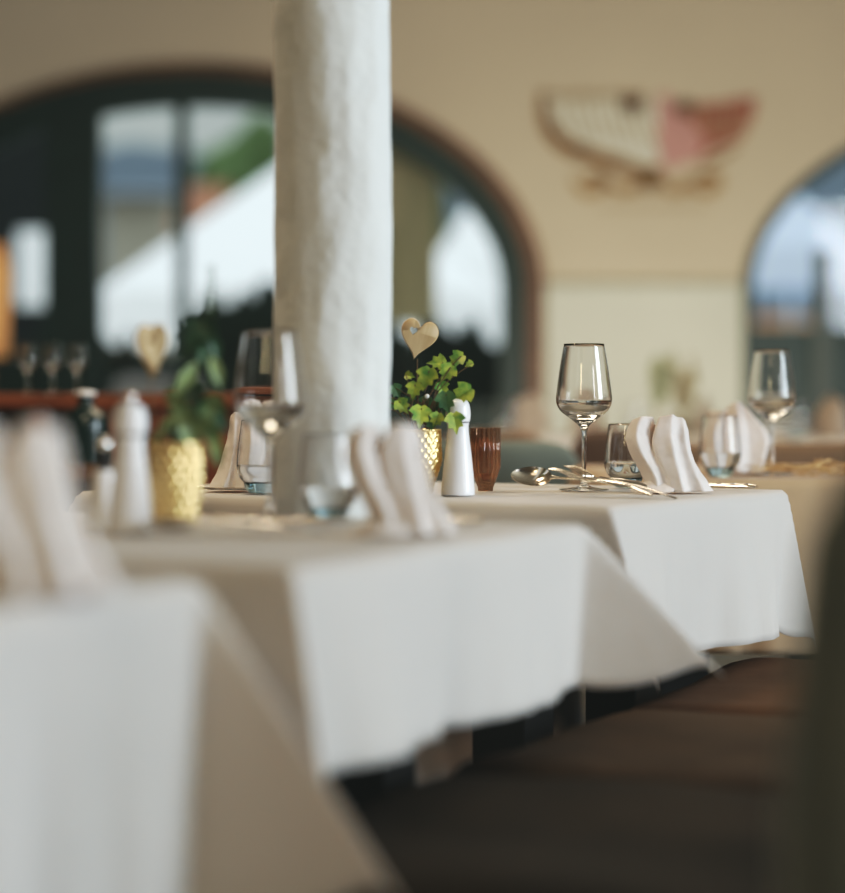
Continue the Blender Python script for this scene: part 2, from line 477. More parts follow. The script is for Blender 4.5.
for s in ([(572, 178), (585, 192), (602, 186), (598, 176), (585, 180)], [(600, 178), (622, 190), (645, 182), (655, 178)],
          [(655, 178), (672, 190), (690, 184), (700, 176)], [(690, 186), (706, 192), (718, 182), (708, 175), (698, 180)], [(640, 172), (650, 186), (664, 176)]):
    stroke(bm, s, 11, WY - .007)
mk('scroll', bm, pmat('mural_faded_ochre', (0.34, 0.22, 0.10), 0.9), mural, smooth=False)
bm = bmesh.new()
for i in range(14):
    x = 598 + i * 8
    stroke(bm, [(x, 203), (x + 2, 208), (x + 5, 204), (x + 6, 209)], 2, WY - .006)
mk('faded_inscription', bm, pmat('mural_faded_grey', (0.46, 0.38, 0.28), 0.9), mural, smooth=False)

# ================================================================== OUTDOORS (seen through the arches)
def ox(px, d): return (px - 422.5) * d / F
def oz(py, d): return CAMZ + (HOR - py) * d / F
struct(mk('ground', box_bm((0, 41, -0.3), (80, 58, 0.2)), pmat('grey_paving', (0.22, 0.22, 0.2), 0.9, scale=2), smooth=False))
def parasol(d, apex, hw, edgepy, drop, label, rot=0.3, mat=None):
    X, Z = ox(apex[0], d), oz(apex[1], d)
    e = empty('garden_parasol', label, 'parasol', (X, d, 0), rot)
    ze = oz(edgepy, d)
    bm = bmesh.new()
    n = 8
    top = bm.verts.new((0, 0, Z))
    ring = []
    for i in range(n * 4):
        a_ = 2 * PI * i / (n * 4); q = abs(math.sin(a_ * n / 2))
        r = hw * (1 - 0.05 * q); ring.append(bm.verts.new((r * math.cos(a_), r * math.sin(a_), ze + 0.03 * q)))
    low = [bm.verts.new((v.co.x, v.co.y, v.co.z - drop)) for v in ring]
    for i in range(len(ring)):
        j = (i + 1) % len(ring)
        bm.faces.new((top, ring[i], ring[j])); bm.faces.new((ring[i], low[i], low[j], ring[j]))
    mk('canopy', bm, mat or M['parasol'], e, smooth=False)
    bm = bmesh.new(); add_tube(bm, [(0, 0, -0.2), (0, 0, Z)], 0.03, 10); mk('pole', bm, M['chrome'], e)
    bm = bmesh.new(); add_lathe(bm, [(0, -0.2), (0.35, -0.2), (0.35, -0.12), (0.05, -0.1), (0, -0.1)], 24); mk('base', bm, M['black'], e)
    return e
M['parasol'] = pmat('white_parasol_canvas', (0.95, 0.95, 0.95), 0.8, vary=0.02, emis=(0.9, 0.95, 1.0), estr=0.5)  # canvas glows slightly, standing in for bright daylight on it
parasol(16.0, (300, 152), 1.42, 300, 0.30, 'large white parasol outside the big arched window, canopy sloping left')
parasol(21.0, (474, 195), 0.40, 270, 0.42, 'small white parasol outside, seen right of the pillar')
parasol(22.0, (792, 188), 0.62, 252, 0.34, 'bluish white parasol outside the arch at the right edge', mat=pmat('pale_blue_canvas', (0.70, 0.80, 0.98), 0.8, vary=0.05, emis=(.7,.8,1), estr=.3))  # emission in this canvas imitates outdoor brightness
def house(px0, px1, pyb, pye, pyr, d, depth, wallc, roofc, label):
    X0, X1 = ox(px0, d), ox(px1, d); zb, ze, zr = oz(pyb, d), oz(pye, d), oz(pyr, d)
    e = empty('alpine_house', label, 'house', ((X0 + X1) / 2, d + depth / 2, -0.2))
    w = (X1 - X0)
    mk('house_wall', box_bm((0, 0, (ze + .2) / 2), (w, depth, ze + .2)), pmat('house_plaster', wallc, 0.9), e, smooth=False)
    bm = bmesh.new()
    P = [(-w * .6, -depth * .6, ze + .2), (w * .6, -depth * .6, ze + .2), (w * .6, depth * .6, ze + .2), (-w * .6, depth * .6, ze + .2), (-w * .6, 0, zr + .2), (w * .6, 0, zr + .2)]
    v = [bm.verts.new(p) for p in P]
    for f in ((0, 1, 5, 4), (2, 3, 4, 5), (0, 4, 3), (1, 2, 5), (0, 3, 2, 1)): bm.faces.new([v[i] for i in f])
    mk('roof', bm, pmat('roof_tiles', roofc, 0.8), e, smooth=False)
    for i in range(3):
        mk('window', box_bm((-w * .3 + i * w * .3, -depth / 2 - .03, ze * .6), (w * .12, .06, w * .16)), M['greenframe'], e, smooth=False)
house(104, 168, 380, 196, 176, 38, 5, (0.75, 0.68, 0.56), (0.40, 0.45, 0.52), 'pale cream house outside with a grey blue roof')
house(176, 214, 380, 232, 172, 30, 4, (0.72, 0.42, 0.26), (0.62, 0.28, 0.16), 'orange roofed house outside beside the window mullion')
e = empty('timber_hut', 'dark timber hut with a bright white panel outside the left end of the big window', 'hut', (ox(-50, 17), 17.6, -.2))
mk('hut_wall', box_bm((0, 0, 1.7), (ox(52, 17) - ox(-152, 17), 1.0, 3.4)), pmat('dark_timber', (.02, .025, .025), .8), e, smooth=False)
mk('white_panel', box_bm((ox(33, 17) - ox(-50, 17), -.52, oz(268, 17) + .2), (ox(49, 17) - ox(15, 17), .04, oz(230, 17) - oz(306, 17))), pmat('bright_panel', (.95, .95, .95), .8, emis=(.9, .95, 1), estr=.35), e, smooth=False)  # panel brightness comes from added emission, it is no lamp
house(745, 812, 380, 326, 312, 30, 3, (0.3, 0.2, 0.14), (0.75, 0.36, 0.16), 'low building with orange roof outside the right arch')
# hills
def hill(name, pts, d, mat):
    bm = bmesh.new()
    top = [bm.verts.new((ox(x, d), d, oz(y, d))) for x, y in pts]
    mid = [bm.verts.new((ox(x, d), d - 6, -0.2)) for x, y in pts]
    back = [bm.verts.new((ox(x, d), d + 6, -0.2)) for x, y in pts]
    for i in range(len(pts) - 1):
        bm.faces.new((top[i], top[i + 1], mid[i + 1], mid[i])); bm.faces.new((top[i], top[i + 1], back[i + 1], back[i]))
    return struct(mk(name, bm, mat))
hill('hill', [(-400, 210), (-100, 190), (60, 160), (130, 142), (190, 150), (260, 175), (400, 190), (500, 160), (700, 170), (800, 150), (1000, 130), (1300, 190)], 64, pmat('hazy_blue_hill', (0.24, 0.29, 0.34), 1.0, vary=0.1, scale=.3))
def tree(px, pyt, pyb, rpx, d, label, col=(0.10, 0.18, 0.06), n=5):
    e = empty('garden_tree', label, 'tree', (ox(px, d), d, -0.2))
    zt, zb = oz(pyt, d) + .2, oz(pyb, d) + .2; r = rpx * d / F
    bm = bmesh.new()
    rnd = random.Random(int(px) + n)
    for i in range(n * 2):
        c = (rnd.uniform(-.55, .55) * r, rnd.uniform(-.4, .4) * r, zb + (zt - zb) * rnd.uniform(.2, .8))
        rr = r * rnd.uniform(.4, .6)
        k = bmesh.ops.create_icosphere(bm, subdivisions=3, radius=1)
        for v in k['verts']:
            q = noise.noise(v.co * 2.2 + Vector((i, px, 0)))
            v.co = Vector(c) + Vector((v.co.x * rr, v.co.y * rr, v.co.z * (zt - zb) * .28)) * (1 + .35 * q)
    mk('crown', bm, pmat('tree_foliage', col, 0.9, vary=0.5, scale=3, bump=1, bscale=8), e)
    bm = bmesh.new(); add_tube(bm, [(0, 0, 0), (0.05, 0, zb + .2 * (zt - zb))], 0.07, 8, 0.04); mk('trunk', bm, M['stem'], e)
tree(240, 122, 225, 44, 50, 'green tree outside between the orange house and the pillar', (0.24, 0.36, 0.14))
tree(400, 150, 300, 30, 30, 'yellow green tree outside just right of the pillar', (0.26, 0.27, 0.12))
tree(428, 170, 320, 22, 27, 'slim dull green tree outside right of the yellow green one', (0.22, 0.24, 0.13))
tree(790, 330, 410, 60, 14.5, 'dark shrub outside the right arch', (0.015, 0.025, 0.018))
tree(246, 284, 400, 40, 14.2, 'dark bushy shrub outside in front of the white parasol', (0.012, 0.03, 0.017))
bm = bmesh.new()
rnd = random.Random(2)
for i in range(46):
    px = -60 + i * 14.5
    k = bmesh.ops.create_icosphere(bm, subdivisions=2, radius=.17)
    zt = oz((338 if px < 190 else 300 if px < 380 else 322) + rnd.uniform(-5, 8), 13.5)
    for q in k['verts']:
        f = 1 + .3 * noise.noise(q.co * 9 + Vector((i, 0, 0)))
        zz = (q.co.z * f + .17) / .34
        q.co = Vector((ox(px, 13.5) + q.co.x * f, 13.5 + q.co.y * f, -.2 + zz * (zt + .2)))
o = mk('garden_hedge', bm, pmat('dark_hedge', (.018, .032, .02), .95, vary=.5, scale=6, bump=1, bscale=20)); tag(o, 'long dark hedge outside below the big window panes', 'hedge')
o['kind'] = 'stuff'
# terrace sofa (pale rounded thing outside)
e = empty('terrace_sofa', 'pale rounded outdoor sofa seen low through the big window', 'sofa', (ox(158, 12.6), 12.6, -0.2))
bm = bmesh.new(); add_box(bm, (0, 0, .60), (0.48, 0.25, 1.12), bevel=0.1); mk('backrest', bm, pmat('pale_taupe_fabric', (0.42, 0.38, 0.36), .9), e)
bm = bmesh.new(); add_box(bm, (0, -.38, 0.3), (0.48, 0.5, 0.6), bevel=0.06); mk('seat', bm, pmat('taupe_fabric', (0.25, 0.22, 0.2), .9), e)

# ================================================================== TABLES
def basis(th):
    t = math.radians(th)
    return Vector((math.sin(t), math.cos(t), 0)), Vector((-math.cos(t), math.sin(t), 0))
TOP = 0.75
def make_table(P, th, a, b, label, group='cloth covered dining tables'):
    e = empty('dining_table', label, 'table', (P[0], P[1], 0), math.radians(90 - th), group)
    mk('table_top', box_bm((a / 2, b / 2, TOP - .022), (a - .016, b - .016, .034), bevel=.004), M['darkwood'], e, smooth=False)
    for i in (0, 1):
        for j in (0, 1):
            mk('leg', box_bm((.12 + i * (a - .24), .21 + j * (b - .35), (TOP - .04) / 2), (.085, .085, TOP - .04), bevel=.004), M['darkwood'], e, smooth=False)
    return e

def cloth_bm(a, b, h, corners, seed=0, tip=.19, ripple=0.034, step=0.011, creases=True):
    """corners[(i,j)] = (o1,l1, mA,mB, l2,o2): flares of the rays hanging from that table corner."""
    def axis(L):
        n1 = int(h / step); n2 = max(8, int(L / (step * 1.6)))
        return [-h + h * k / n1 for k in range(n1)] + [L * k / n2 for k in range(n2)] + [L + h * k / n1 for k in range(n1 + 1)]
    S, T = axis(a), axis(b)
    rho = 0.009
    dflt = (.08, -.05, .35, .35, -.05, .08)
    def side_flare(q, o, l, sd, wob):
        w = 1 - sstep(q / .16)
        oo = o * w + .05 * (1 - w); ll = l * w
        oo += ripple * 6 * wob
        return oo, ll
    bm = bmesh.new()
    grid = []
    for s in S:
        row = []
        for t in T:
            cs, ct = min(max(s, 0), a), min(max(t, 0), b)
            ds, dt = abs(s - cs), abs(t - ct)
            sgs, sgt = (-1 if s < 0 else 1), (-1 if t < 0 else 1)
            z = TOP; x, y = cs, ct
            if ds == 0 and dt == 0:
                z += 0.0006 * noise.noise(Vector((s * 9, t * 9, seed)))
                row.append(bm.verts.new((x, y, z))); continue
            r = math.hypot(ds, dt)
            if ds > 0 and dt > 0:
                cn = corners.get((int(s > 0), int(t > 0)), dflt)
                o1, l1, mA, mB, l2, o2 = cn
                phi = math.atan2(dt, ds) / (PI / 2)
                if phi < .5:
                    w = sstep(phi * 2) ** 1.0; fa, fb = o1 + (mA - o1) * w, l1 + (mB - l1) * w
                else:
                    w = sstep((1 - phi) * 2); fa, fb = l2 + (mA - l2) * w, o2 + (mB - o2) * w
                na, nb = ds / r, dt / r
                r *= 1 - tip * (math.sin(2 * math.atan2(dt, ds)) ** 4) * min(1, r / h) ** 2
            elif ds > 0:
                q0, q1 = ct, b - ct
                j = 0 if q0 < q1 else 1; q = min(q0, q1)
                cn = corners.get((int(s > 0), j), dflt)
                wob = math.sin(ct * 17 + seed * 1.7 + (s > 0)) * .5 + .35 * noise.noise(Vector((ct * 22, seed, 7.0))) + noise.noise(Vector((ct * 6, seed, 1.0 + (s > 0))))
                fa, lat = side_flare(q, cn[0], cn[1], 0, wob * min(1, q / .08))
                fb = lat; sgt = -1 if j == 0 else 1
                na, nb = 1, 0
            else:
                q0, q1 = cs, a - cs
                i = 0 if q0 < q1 else 1; q = min(q0, q1)
                cn = corners.get((i, int(t > 0)), dflt)
                wob = math.sin(cs * 15 + seed * 2.3 + 2 * (t > 0)) * .5 + .35 * noise.noise(Vector((cs * 22, seed, 9.0))) + noise.noise(Vector((cs * 6, seed + 5, 1.0 + (t > 0))))
                fb, lat = side_flare(q, cn[5], cn[4], 0, wob * min(1, q / .08))
                fa = lat; sgs = -1 if i == 0 else 1
                na, nb = 0, 1
            ex = rho * (1 - math.exp(-r / rho)); down = r - ex
            k = 1 / math.sqrt(1 + fa * fa + fb * fb)
            x += sgs * (na * ex + fa * k * down); y += sgt * (nb * ex + fb * k * down)
            z -= down * k
            row.append(bm.verts.new((x, y, z)))
        grid.append(row)
    for A, B in zip(grid, grid[1:]):
        for k in range(len(T) - 1): bm.faces.new((A[k], B[k], B[k + 1], A[k + 1]))
    # pressed folds
    if creases:
        for i, s in enumerate(S):
            for k, t in enumerate(T):
                for (val, L_, wdt) in ((s, a, .006), (t, b, .006)):
                    for fr in (.38,):
                        dd = abs(val - fr * L_)
                        if dd < .02:
                            e_ = .0030 * math.exp(-(dd / wdt) ** 2)
                            v = grid[i][k]
                            if v.co.z < TOP - .02:
                                cx_, cy_ = a / 2, b / 2
                                if val is s: v.co.y += e_ * (1 if v.co.y > cy_ else -1)
                                else: v.co.x += e_ * (1 if v.co.x > cx_ else -1)
                            else: v.co.z += e_ * .4
    return bm
def make_cloth(P, th, a, b, h, corners, label, seed, **kw):
    o = mk('tablecloth', cloth_bm(a, b, h, corners, seed, **kw), M['cloth'], loc=(P[0], P[1], 0.0), rotz=math.radians(90 - th))
    solidify(o, .0016, -1)
    return tag(o, label, 'tablecloth', 'white tablecloths')

# F: the table in focus
FP, FT, FA, FB = (0.245, 3.145), 31.0, 0.585, 0.88
make_table(FP, FT, FA, FB, 'dining table under the sharp white cloth beyond the pillar')
make_cloth(FP, FT, FA, FB, 0.225, {(1, 0): (.06, -.10, .0, .20, -.30, .04), (0, 0): (.05, -.10, .02, .30, -.20, .05)},
           'sharp white tablecloth beyond the pillar, set with the wine glass and upright napkin', 3)
# M: the middle table
MP, MT, MA, MB = (-0.1146, 2.09), 24.0, 0.72, 0.92
make_table(MP, MT, MA, MB, 'dining table under the middle white cloth in front of the pillar')
make_cloth(MP, MT, MA, MB, 0.195, {(1, 0): (.10, -.12, .02, .98, -.28, .04), (0, 0): (.05, -.05, .06, .18, -.16, .06)},
           'softly blurred white tablecloth in front of the pillar, middle one of the row', 8, tip=.12)
# N: the near table
NT = 24.0
u, v = basis(NT)
NF = Vector((-0.190, 1.965, 0)); NA = 0.76
NP = NF - u * NA
make_table((NP.x, NP.y), NT, NA, .9, 'dining table under the closest, most blurred white cloth')
make_cloth((NP.x, NP.y), NT, NA, .9, 0.285, {(1, 0): (.1, -.1, -.04, .75, -.18, .06)},
           'strongly blurred white tablecloth closest to the camera at the lower left', 12)
# R: table behind on the right
RP, RT = (0.285, 4.04), -0.0
make_table((1.25, 4.04), 0, 0.75, 0.94, 'dining table behind on the right with the second wine glass')
_w = M['cloth']; M['cloth'] = cloth_mat('shade_toned_linen', (0.56, 0.42, 0.28), .15)  # warm shade on this cloth is put into the linen colour
make_cloth((1.25, 4.04), 0, 0.75, 0.94, 0.30, {}, 'tablecloth coloured beige for its warm shade, behind on the right, under the second wine glass', 20)
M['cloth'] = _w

def onplane(px, py, zz=TOP):
    d = (CAMZ - zz) * F / (py - HOR); return gx(px, d), d

# ------------------------------------------------------------------ pillar
bm = bmesh.new()
rings = []
prof = [(0.0745, i * 0.02) for i in range(int(CEIL / .02) + 2)]
def pil(r, z, a):
    return r + .0034 * noise.noise(Vector((math.cos(a) * 1.2, math.sin(a) * 1.2, z * 4))) + .0022 * noise.noise(Vector((math.cos(a) * 4, math.sin(a) * 4, z * 14)))
prof = [(0, 0)] + [(r, min(z, CEIL - .001)) for r, z in prof] + [(0, CEIL - .001)]
o = mk('pillar', lathe_bm(prof, 72, fr=pil), M['plaster'], loc=(gx(332, 3.05), 3.05, 0)); struct(o)

# ------------------------------------------------------------------ glassware
def lathe_part(name, prof, mat, parent, n=5, seg=64, close=False):
    return mk(name, lathe_bm(prof, seg, close=close), mat, parent)
def wine_glass(label, loc, rotz=0, group='stemmed wine glasses', water=True):
    e = empty('wine_glass', label, 'wine glass', loc, rotz, group)
    outer = smooth_prof([(.0365, .0005), (.0365, .0018), (.022, .0035), (.0075, .0075), (.0042, .018), (.0034, .05), (.0042, .083), (.0075, .096), (.0195, .1065), (.0355, .119), (.0418, .1325), (.0405, .152), (.0358, .187), (.0302, .2195)], 5)
    inner = smooth_prof([(.0296, .2197), (.0352, .187), (.0398, .152), (.0408, .1328), (.0345, .1205), (.0185, .1085), (.006, .1035), (0, .103)], 5)
    mk('glass_body', lathe_bm([(0, .0005)] + outer + inner, 64), M['glass'], e)
    if water:
        w = smooth_prof([(0, .1029), (.006, .1034), (.0187, .1084), (.0347, .1204), (.0409, .1328), (.0407, .1345)], 5)
        mk('water', lathe_bm(w + [(0, .1345)], 64), M['water'], e)
    return e
def tumbler(label, loc, rotz=0, group='water tumblers with blue tinted bases'):
    e = empty('water_tumbler', label, 'tumbler', loc, rotz, group)
    outer = smooth_prof([(.022, .0125), (.0285, .020), (.0322, .032), (.0315, .05), (.0285, .075), (.0262, .0925)], 6)
    inner = smooth_prof([(.0254, .0926), (.0277, .075), (.0305, .05), (.0311, .032), (.0265, .020), (.018, .0145), (0, .014)], 6)
    mk('glass_body', lathe_bm([(0, .0124)] + outer + inner, 56), M['glass'], e)
    fac = lambda r, z, a: r * (1 - .05 * abs(math.sin(a * 5)))
    mk('base', lathe_bm([(0, .0005), (.0165, .0005), (.019, .003), (.0218, .008), (.0240, .0150), (0, .0150)], 40, fr=fac), M['blueglass'], e)
    w = smooth_prof([(0, .0139), (.018, .0144), (.0266, .020), (.0312, .032), (.0311, .036)], 5)
    mk('water', lathe_bm(w + [(0, .036)], 56), M['water'], e)
    return e
T0 = TOP + .0018
x, d = gx(584, 3.60), 3.60
wg1 = wine_glass('sharp stemmed wine glass with a little water beside the upright napkin', (x, d, T0))
x3, d3 = gx(270, 2.76), 2.76
wg3 = place_copy(wg1, (x3, d3, T0), 1.0, 'blurred wine glass overlapping the left side of the pillar')
wg2 = place_copy(wg1, (gx(772, 4.22), 4.22, T0), 2.0, 'wine glass on the cream table behind on the right')
tb1 = tumbler('water tumbler directly behind the sharp upright napkin', (gx(627, 3.70), 3.70, T0), .2); tb1.scale = (1.08, 1.08, 1.06)
place_copy(tb1, (gx(720, 4.14), 4.14, T0), .9, 'water tumbler on the cream table behind on the right', scale=1.13)
place_copy(tb1, (gx(262, 3.50), 3.50, T0), 1.9, 'water tumbler partly hidden behind the left side of the pillar', scale=1.15)
place_copy(tb1, (gx(328, 2.78), 2.78, T0), 2.9, 'blurred water tumbler in front of the pillar', scale=1.08)

# ------------------------------------------------------------------ napkins
NAP_A = [
 [(-.030, -.020, .002), (-.034, -.018, .020), (-.045, -.012, .042), (-.057, -.008, .066), (-.060, -.004, .090), (-.051, .000, .109)],
 [(-.020, -.038, .002), (-.016, -.040, .020), (-.030, -.038, .042), (-.043, -.034, .066), (-.048, -.028, .092), (-.039, -.014, .1175)],
 [(-.010, -.034, .002), (-.010, -.036, .023), (-.020, -.030, .046), (-.029, -.024, .070), (-.028, -.014, .093), (-.0225, -.004, .114)],
 [(-.004, -.034, .002), (-.006, -.036, .025), (-.015, -.029, .048), (-.024, -.018, .070), (-.021, .004, .083), (-.016, .010, .092)],
 [(.000, -.038, .002), (-.003, -.040, .026), (-.014, -.034, .050), (-.023, -.024, .074), (-.021, -.022, .096), (-.012, -.014, .1165)],
 [(.018, -.046, .002), (.012, -.046, .028), (.007, -.040, .052), (.003, -.034, .076), (.002, -.026, .098), (.004, -.016, .119)],
 [(.026, -.026, .002), (.020, -.025, .028), (.014, -.020, .052), (.010, -.014, .076), (.010, -.011, .096), (.011, -.006, .1145)],
 [(.046, -.036, .002), (.035, -.031, .028), (.027, -.025, .052), (.022, -.019, .076), (.021, -.013, .097), (.019, -.006, .115)],
 [(.062, -.010, .002), (.046, -.008, .026), (.038, -.004, .045), (.030, .000, .066), (.028, .000, .090), (.023, .002, .109)],
 [(.046, .016, .002), (.036, .018, .026), (.030, .018, .048), (.022, .014, .070), (.018, .012, .090), (.010, .010, .102)],
 [(.004, .030, .002), (.002, .028, .026), (-.002, .024, .048), (-.006, .022, .068), (-.008, .020, .082), (-.008, .016, .092)],
 [(-.026, .018, .002), (-.030, .018, .024), (-.038, .016, .046), (-.046, .014, .068), (-.046, .012, .090), (-.036, .010, .104)],
]
NAP_B = [
 [(-.060, -.010, .002), (-.058, -.006, .035), (-.050, -.002, .070), (-.046, .000, .090), (-.040, .002, .108)],
 [(-.040, -.036, .002), (-.034, -.030, .035), (-.040, -.022, .068), (-.030, -.016, .092), (-.024, -.006, .106)],
 [(-.020, -.022, .002), (-.020, -.014, .035), (-.018, -.004, .066), (-.016, .002, .088), (-.010, .002, .112)],
 [(.000, -.040, .002), (-.002, -.036, .035), (.004, -.028, .068), (.006, -.020, .096), (.006, -.008, .124)],
 [(.018, -.026, .002), (.024, -.018, .035), (.024, -.010, .066), (.018, -.004, .096), (.012, .000, .120)],
 [(.038, -.036, .002), (.050, -.030, .035), (.056, -.020, .062), (.040, -.012, .088), (.022, -.004, .112)],
 [(.050, -.006, .002), (.062, -.004, .036), (.072, .000, .058), (.052, .002, .084), (.026, .006, .106)],
 [(.040, .026, .002), (.044, .024, .036), (.050, .020, .060), (.036, .016, .082), (.014, .014, .104)],
 [(-.004, .034, .002), (-.004, .030, .036), (-.006, .024, .064), (-.010, .020, .084), (-.012, .014, .100)],
 [(-.046, .024, .002), (-.046, .022, .036), (-.046, .018, .064), (-.042, .014, .086), (-.034, .012, .100)],
]
def napkin_bm(cols, seed=0, jit=.0012, sharp=(0, 1, 2, 4, 5, 7, 8)):
    bm = bmesh.new()
    cl = bm.edges.layers.float.new('crease_edge')
    rnd = random.Random(seed)
    g = [[bm.verts.new(Vector(p) + Vector([rnd.uniform(-jit, jit) for _ in range(3)]) * (1 if k else 0)) for k, p in enumerate(c)] for c in cols]
    n = len(cols)
    for i in range(n):
        j = (i + 1) % n
        for k in range(len(cols[0]) - 1): bm.faces.new((g[i][k], g[j][k], g[j][k + 1], g[i][k + 1]))
    for i in sharp:
        for k in range(len(cols[0]) - 1):
            e = bm.edges.get((g[i][k], g[i][k + 1]))
            if e: e[cl] = .88
    return bm, g
def napkin(label, loc, rotz, cols=NAP_A, seed=0, sc=1.0, mirror=False, tail=True):
    if mirror: cols = [[(-p[0], p[1], p[2]) for p in c] for c in cols]
    bm, g = napkin_bm(cols, seed)
    if tail:   # crumpled tip spreading on the table at one side
        sx = -1 if not mirror else 1
        P = [[(-.055, -.020, .001), (-.045, -.040, .001), (-.020, -.050, .001), (.004, -.046, .001)],
             [(-.050, -.016, .010), (-.038, -.034, .014), (-.016, -.042, .008), (.004, -.040, .006)],
             [(-.034, -.018, .017), (-.026, -.030, .020), (-.010, -.036, .012), (.006, -.034, .018)],
             [(-.018, -.022, .024), (-.014, -.030, .026), (-.004, -.032, .020), (.008, -.030, .026)]]
        vs = [[bm.verts.new((p[0] * (-sx if mirror else 1), p[1], p[2])) for p in r] for r in P]
        for A, B in zip(vs, vs[1:]):
            for k in range(3): bm.faces.new((A[k], A[k + 1], B[k + 1], B[k]))
    o = mk('folded_napkin', bm, M['napkin'], loc=loc, rotz=rotz)
    o.scale = (sc,) * 3
    subsurf(o, 3)
    tx = bpy.data.textures.get('linen_wrinkle') or bpy.data.textures.new('linen_wrinkle', 'CLOUDS')
    tx.noise_scale = .022; tx.noise_depth = 2
    dm = o.modifiers.new('wrinkle', 'DISPLACE'); dm.texture = tx; dm.strength = .005; dm.texture_coords = 'LOCAL'
    solidify(o, .0014, 0)
    return tag(o, label, 'napkin', 'folded upright napkins')
nap1 = napkin('sharp white napkin folded upright with two rounded peaks, between tumbler and knife', (gx(669, 3.52), 3.535, T0), 0, seed=2, sc=.96); nap1.scale = (1.07, 1.0, .96)
napkin('cream napkin standing behind the tumbler on the table at right rear', (gx(733, 4.30), 4.30, T0), 0.1, NAP_B, 5, 1.05, tail=False)
napkin('white napkin standing behind the left edge of the pillar', (gx(246, 3.60), 3.60, T0), 0.35, NAP_A, 6, 1.02, mirror=True, tail=False)
napkin('blurred white napkin in front of the right side of the pillar', (gx(398, 2.52), 2.52, T0), 0.25, NAP_A, 8, 1.0, mirror=False)
napkin('strongly blurred white napkin on the closest table at the left edge', (gx(30, 1.80), 1.80, T0), 0.4, NAP_A, 9, 1.1, tail=False)

# ------------------------------------------------------------------ cutlery
def section(x, z, w, t, k=10):
    return [(x, w / 2 * math.cos(2 * PI * i / k), z + t / 2 * math.sin(2 * PI * i / k)) for i in range(k)]
def handle_rings(x0, x1, z0, z1, n=14, w0=.0045, w1=.018):
    out = []
    for i in range(n + 1):
        q = i / n
        w = w0 + (w1 - w0) * sstep(q * 1.05) if q < .93 else w1 * math.sqrt(max(.05, 1 - ((q - .93) / .075) ** 2))
        out.append(section(x0 + (x1 - x0) * q, z0 + (z1 - z0) * q + .004 * math.sin(PI * q), w, .0035 - .001 * q))
    return out
def fork_bm():
    bm = bmesh.new()
    R = [section(.046, .006, .021, .002), section(.052, .0035, .0225, .0022), section(.062, .002, .019, .0025), section(.070, .004, .009, .003)]
    R += handle_rings(.078, .20, .0075, .003)
    loft(bm, R)
    for k in range(4):
        y = -.0084 + k * .0056
        add_tube(bm, smooth_path([(.050, y, .0045), (.036, y, .007), (.018, y * .97, .0105), (.0, y * .93, .011)], 4), .0018, 8, .001)
    return bm
def spoon_bm():
    bm = bmesh.new()
    nu, nv = 16, 20
    grid = []
    for side in (0, 1):
        off = -.0011 * side
        c = bm.verts.new((.027, 0, .002 + off)); prev = None
        rows = []
        for i in range(1, nu + 1):
            r = i / nu
            row = []
            for k in range(nv):
                a_ = 2 * PI * k / nv
                ww = .0195 * (1 - .12 * math.cos(a_))
                row.append(bm.verts.new((.027 - .030 * r * math.cos(a_), ww * r * math.sin(a_), .002 + off + .0105 * r * r)))
            rows.append(row)
        for k in range(nv): bm.faces.new((c, rows[0][k], rows[0][(k + 1) % nv]))
        for A, B in zip(rows, rows[1:]):
            for k in range(nv): bm.faces.new((A[k], B[k], B[(k + 1) % nv], A[(k + 1) % nv]))
        grid.append(rows[-1])
    for k in range(nv): bm.faces.new((grid[0][k], grid[0][(k + 1) % nv], grid[1][(k + 1) % nv], grid[1][k]))
    loft(bm, [section(.054, .0115, .010, .002), section(.062, .012, .006, .003)] + handle_rings(.070, .195, .0115, .003))
    return bm
def knife_bm():
    bm = bmesh.new()
    R = []
    for i in range(13):
        q = i / 12
        w = .020 * math.sqrt(max(.02, 1 - (1 - min(1, q * 2.2)) ** 2)) * (1 if q < .8 else 1 - .35 * sstep((q - .8) / .2))
        R.append([(.115 * q, -.009 + (.004 if q > .85 else 0), .0024), (.115 * q, -.009 + w, .0036), (.115 * q, -.009 + w, .0052), (.115 * q, -.009, .0050)])
    loft(bm, R)
    H = []
    for i in range(15):
        q = i / 14
        w = .010 + .006 * q; 
        if q > .94: w *= .75
        if q < .06: w *= .8
        H.append(section(.113 + .107 * q, .0045 + .0005 * math.sin(q * PI), w, .007 if .05 < q < .95 else .005))
    loft(bm, H)
    for i in range(3):
        add_lathe(bm, [(0, -.0008), (.0042, -.0006), (.0046, .0045), (0, .0055)], 10, c=(.160 + i * .022, 0, .0042))
    return bm
def cutlery(name, fn, cat, label, px, py_d, ang, tilt=0, group='polished steel cutlery', at=None, roll=0, dz=0):
    o = mk(name, fn(), M['steel'])
    edge_split(o, 50)
    X, D = at if at else (gx(px, py_d), py_d)
    o.location = (X, D, T0 + .0008 + dz); o.rotation_euler = (roll, tilt, ang)
    return tag(o, label, cat, group)
vF = math.atan2(math.sin(math.radians(FT)), -math.cos(math.radians(FT)))   # direction of v
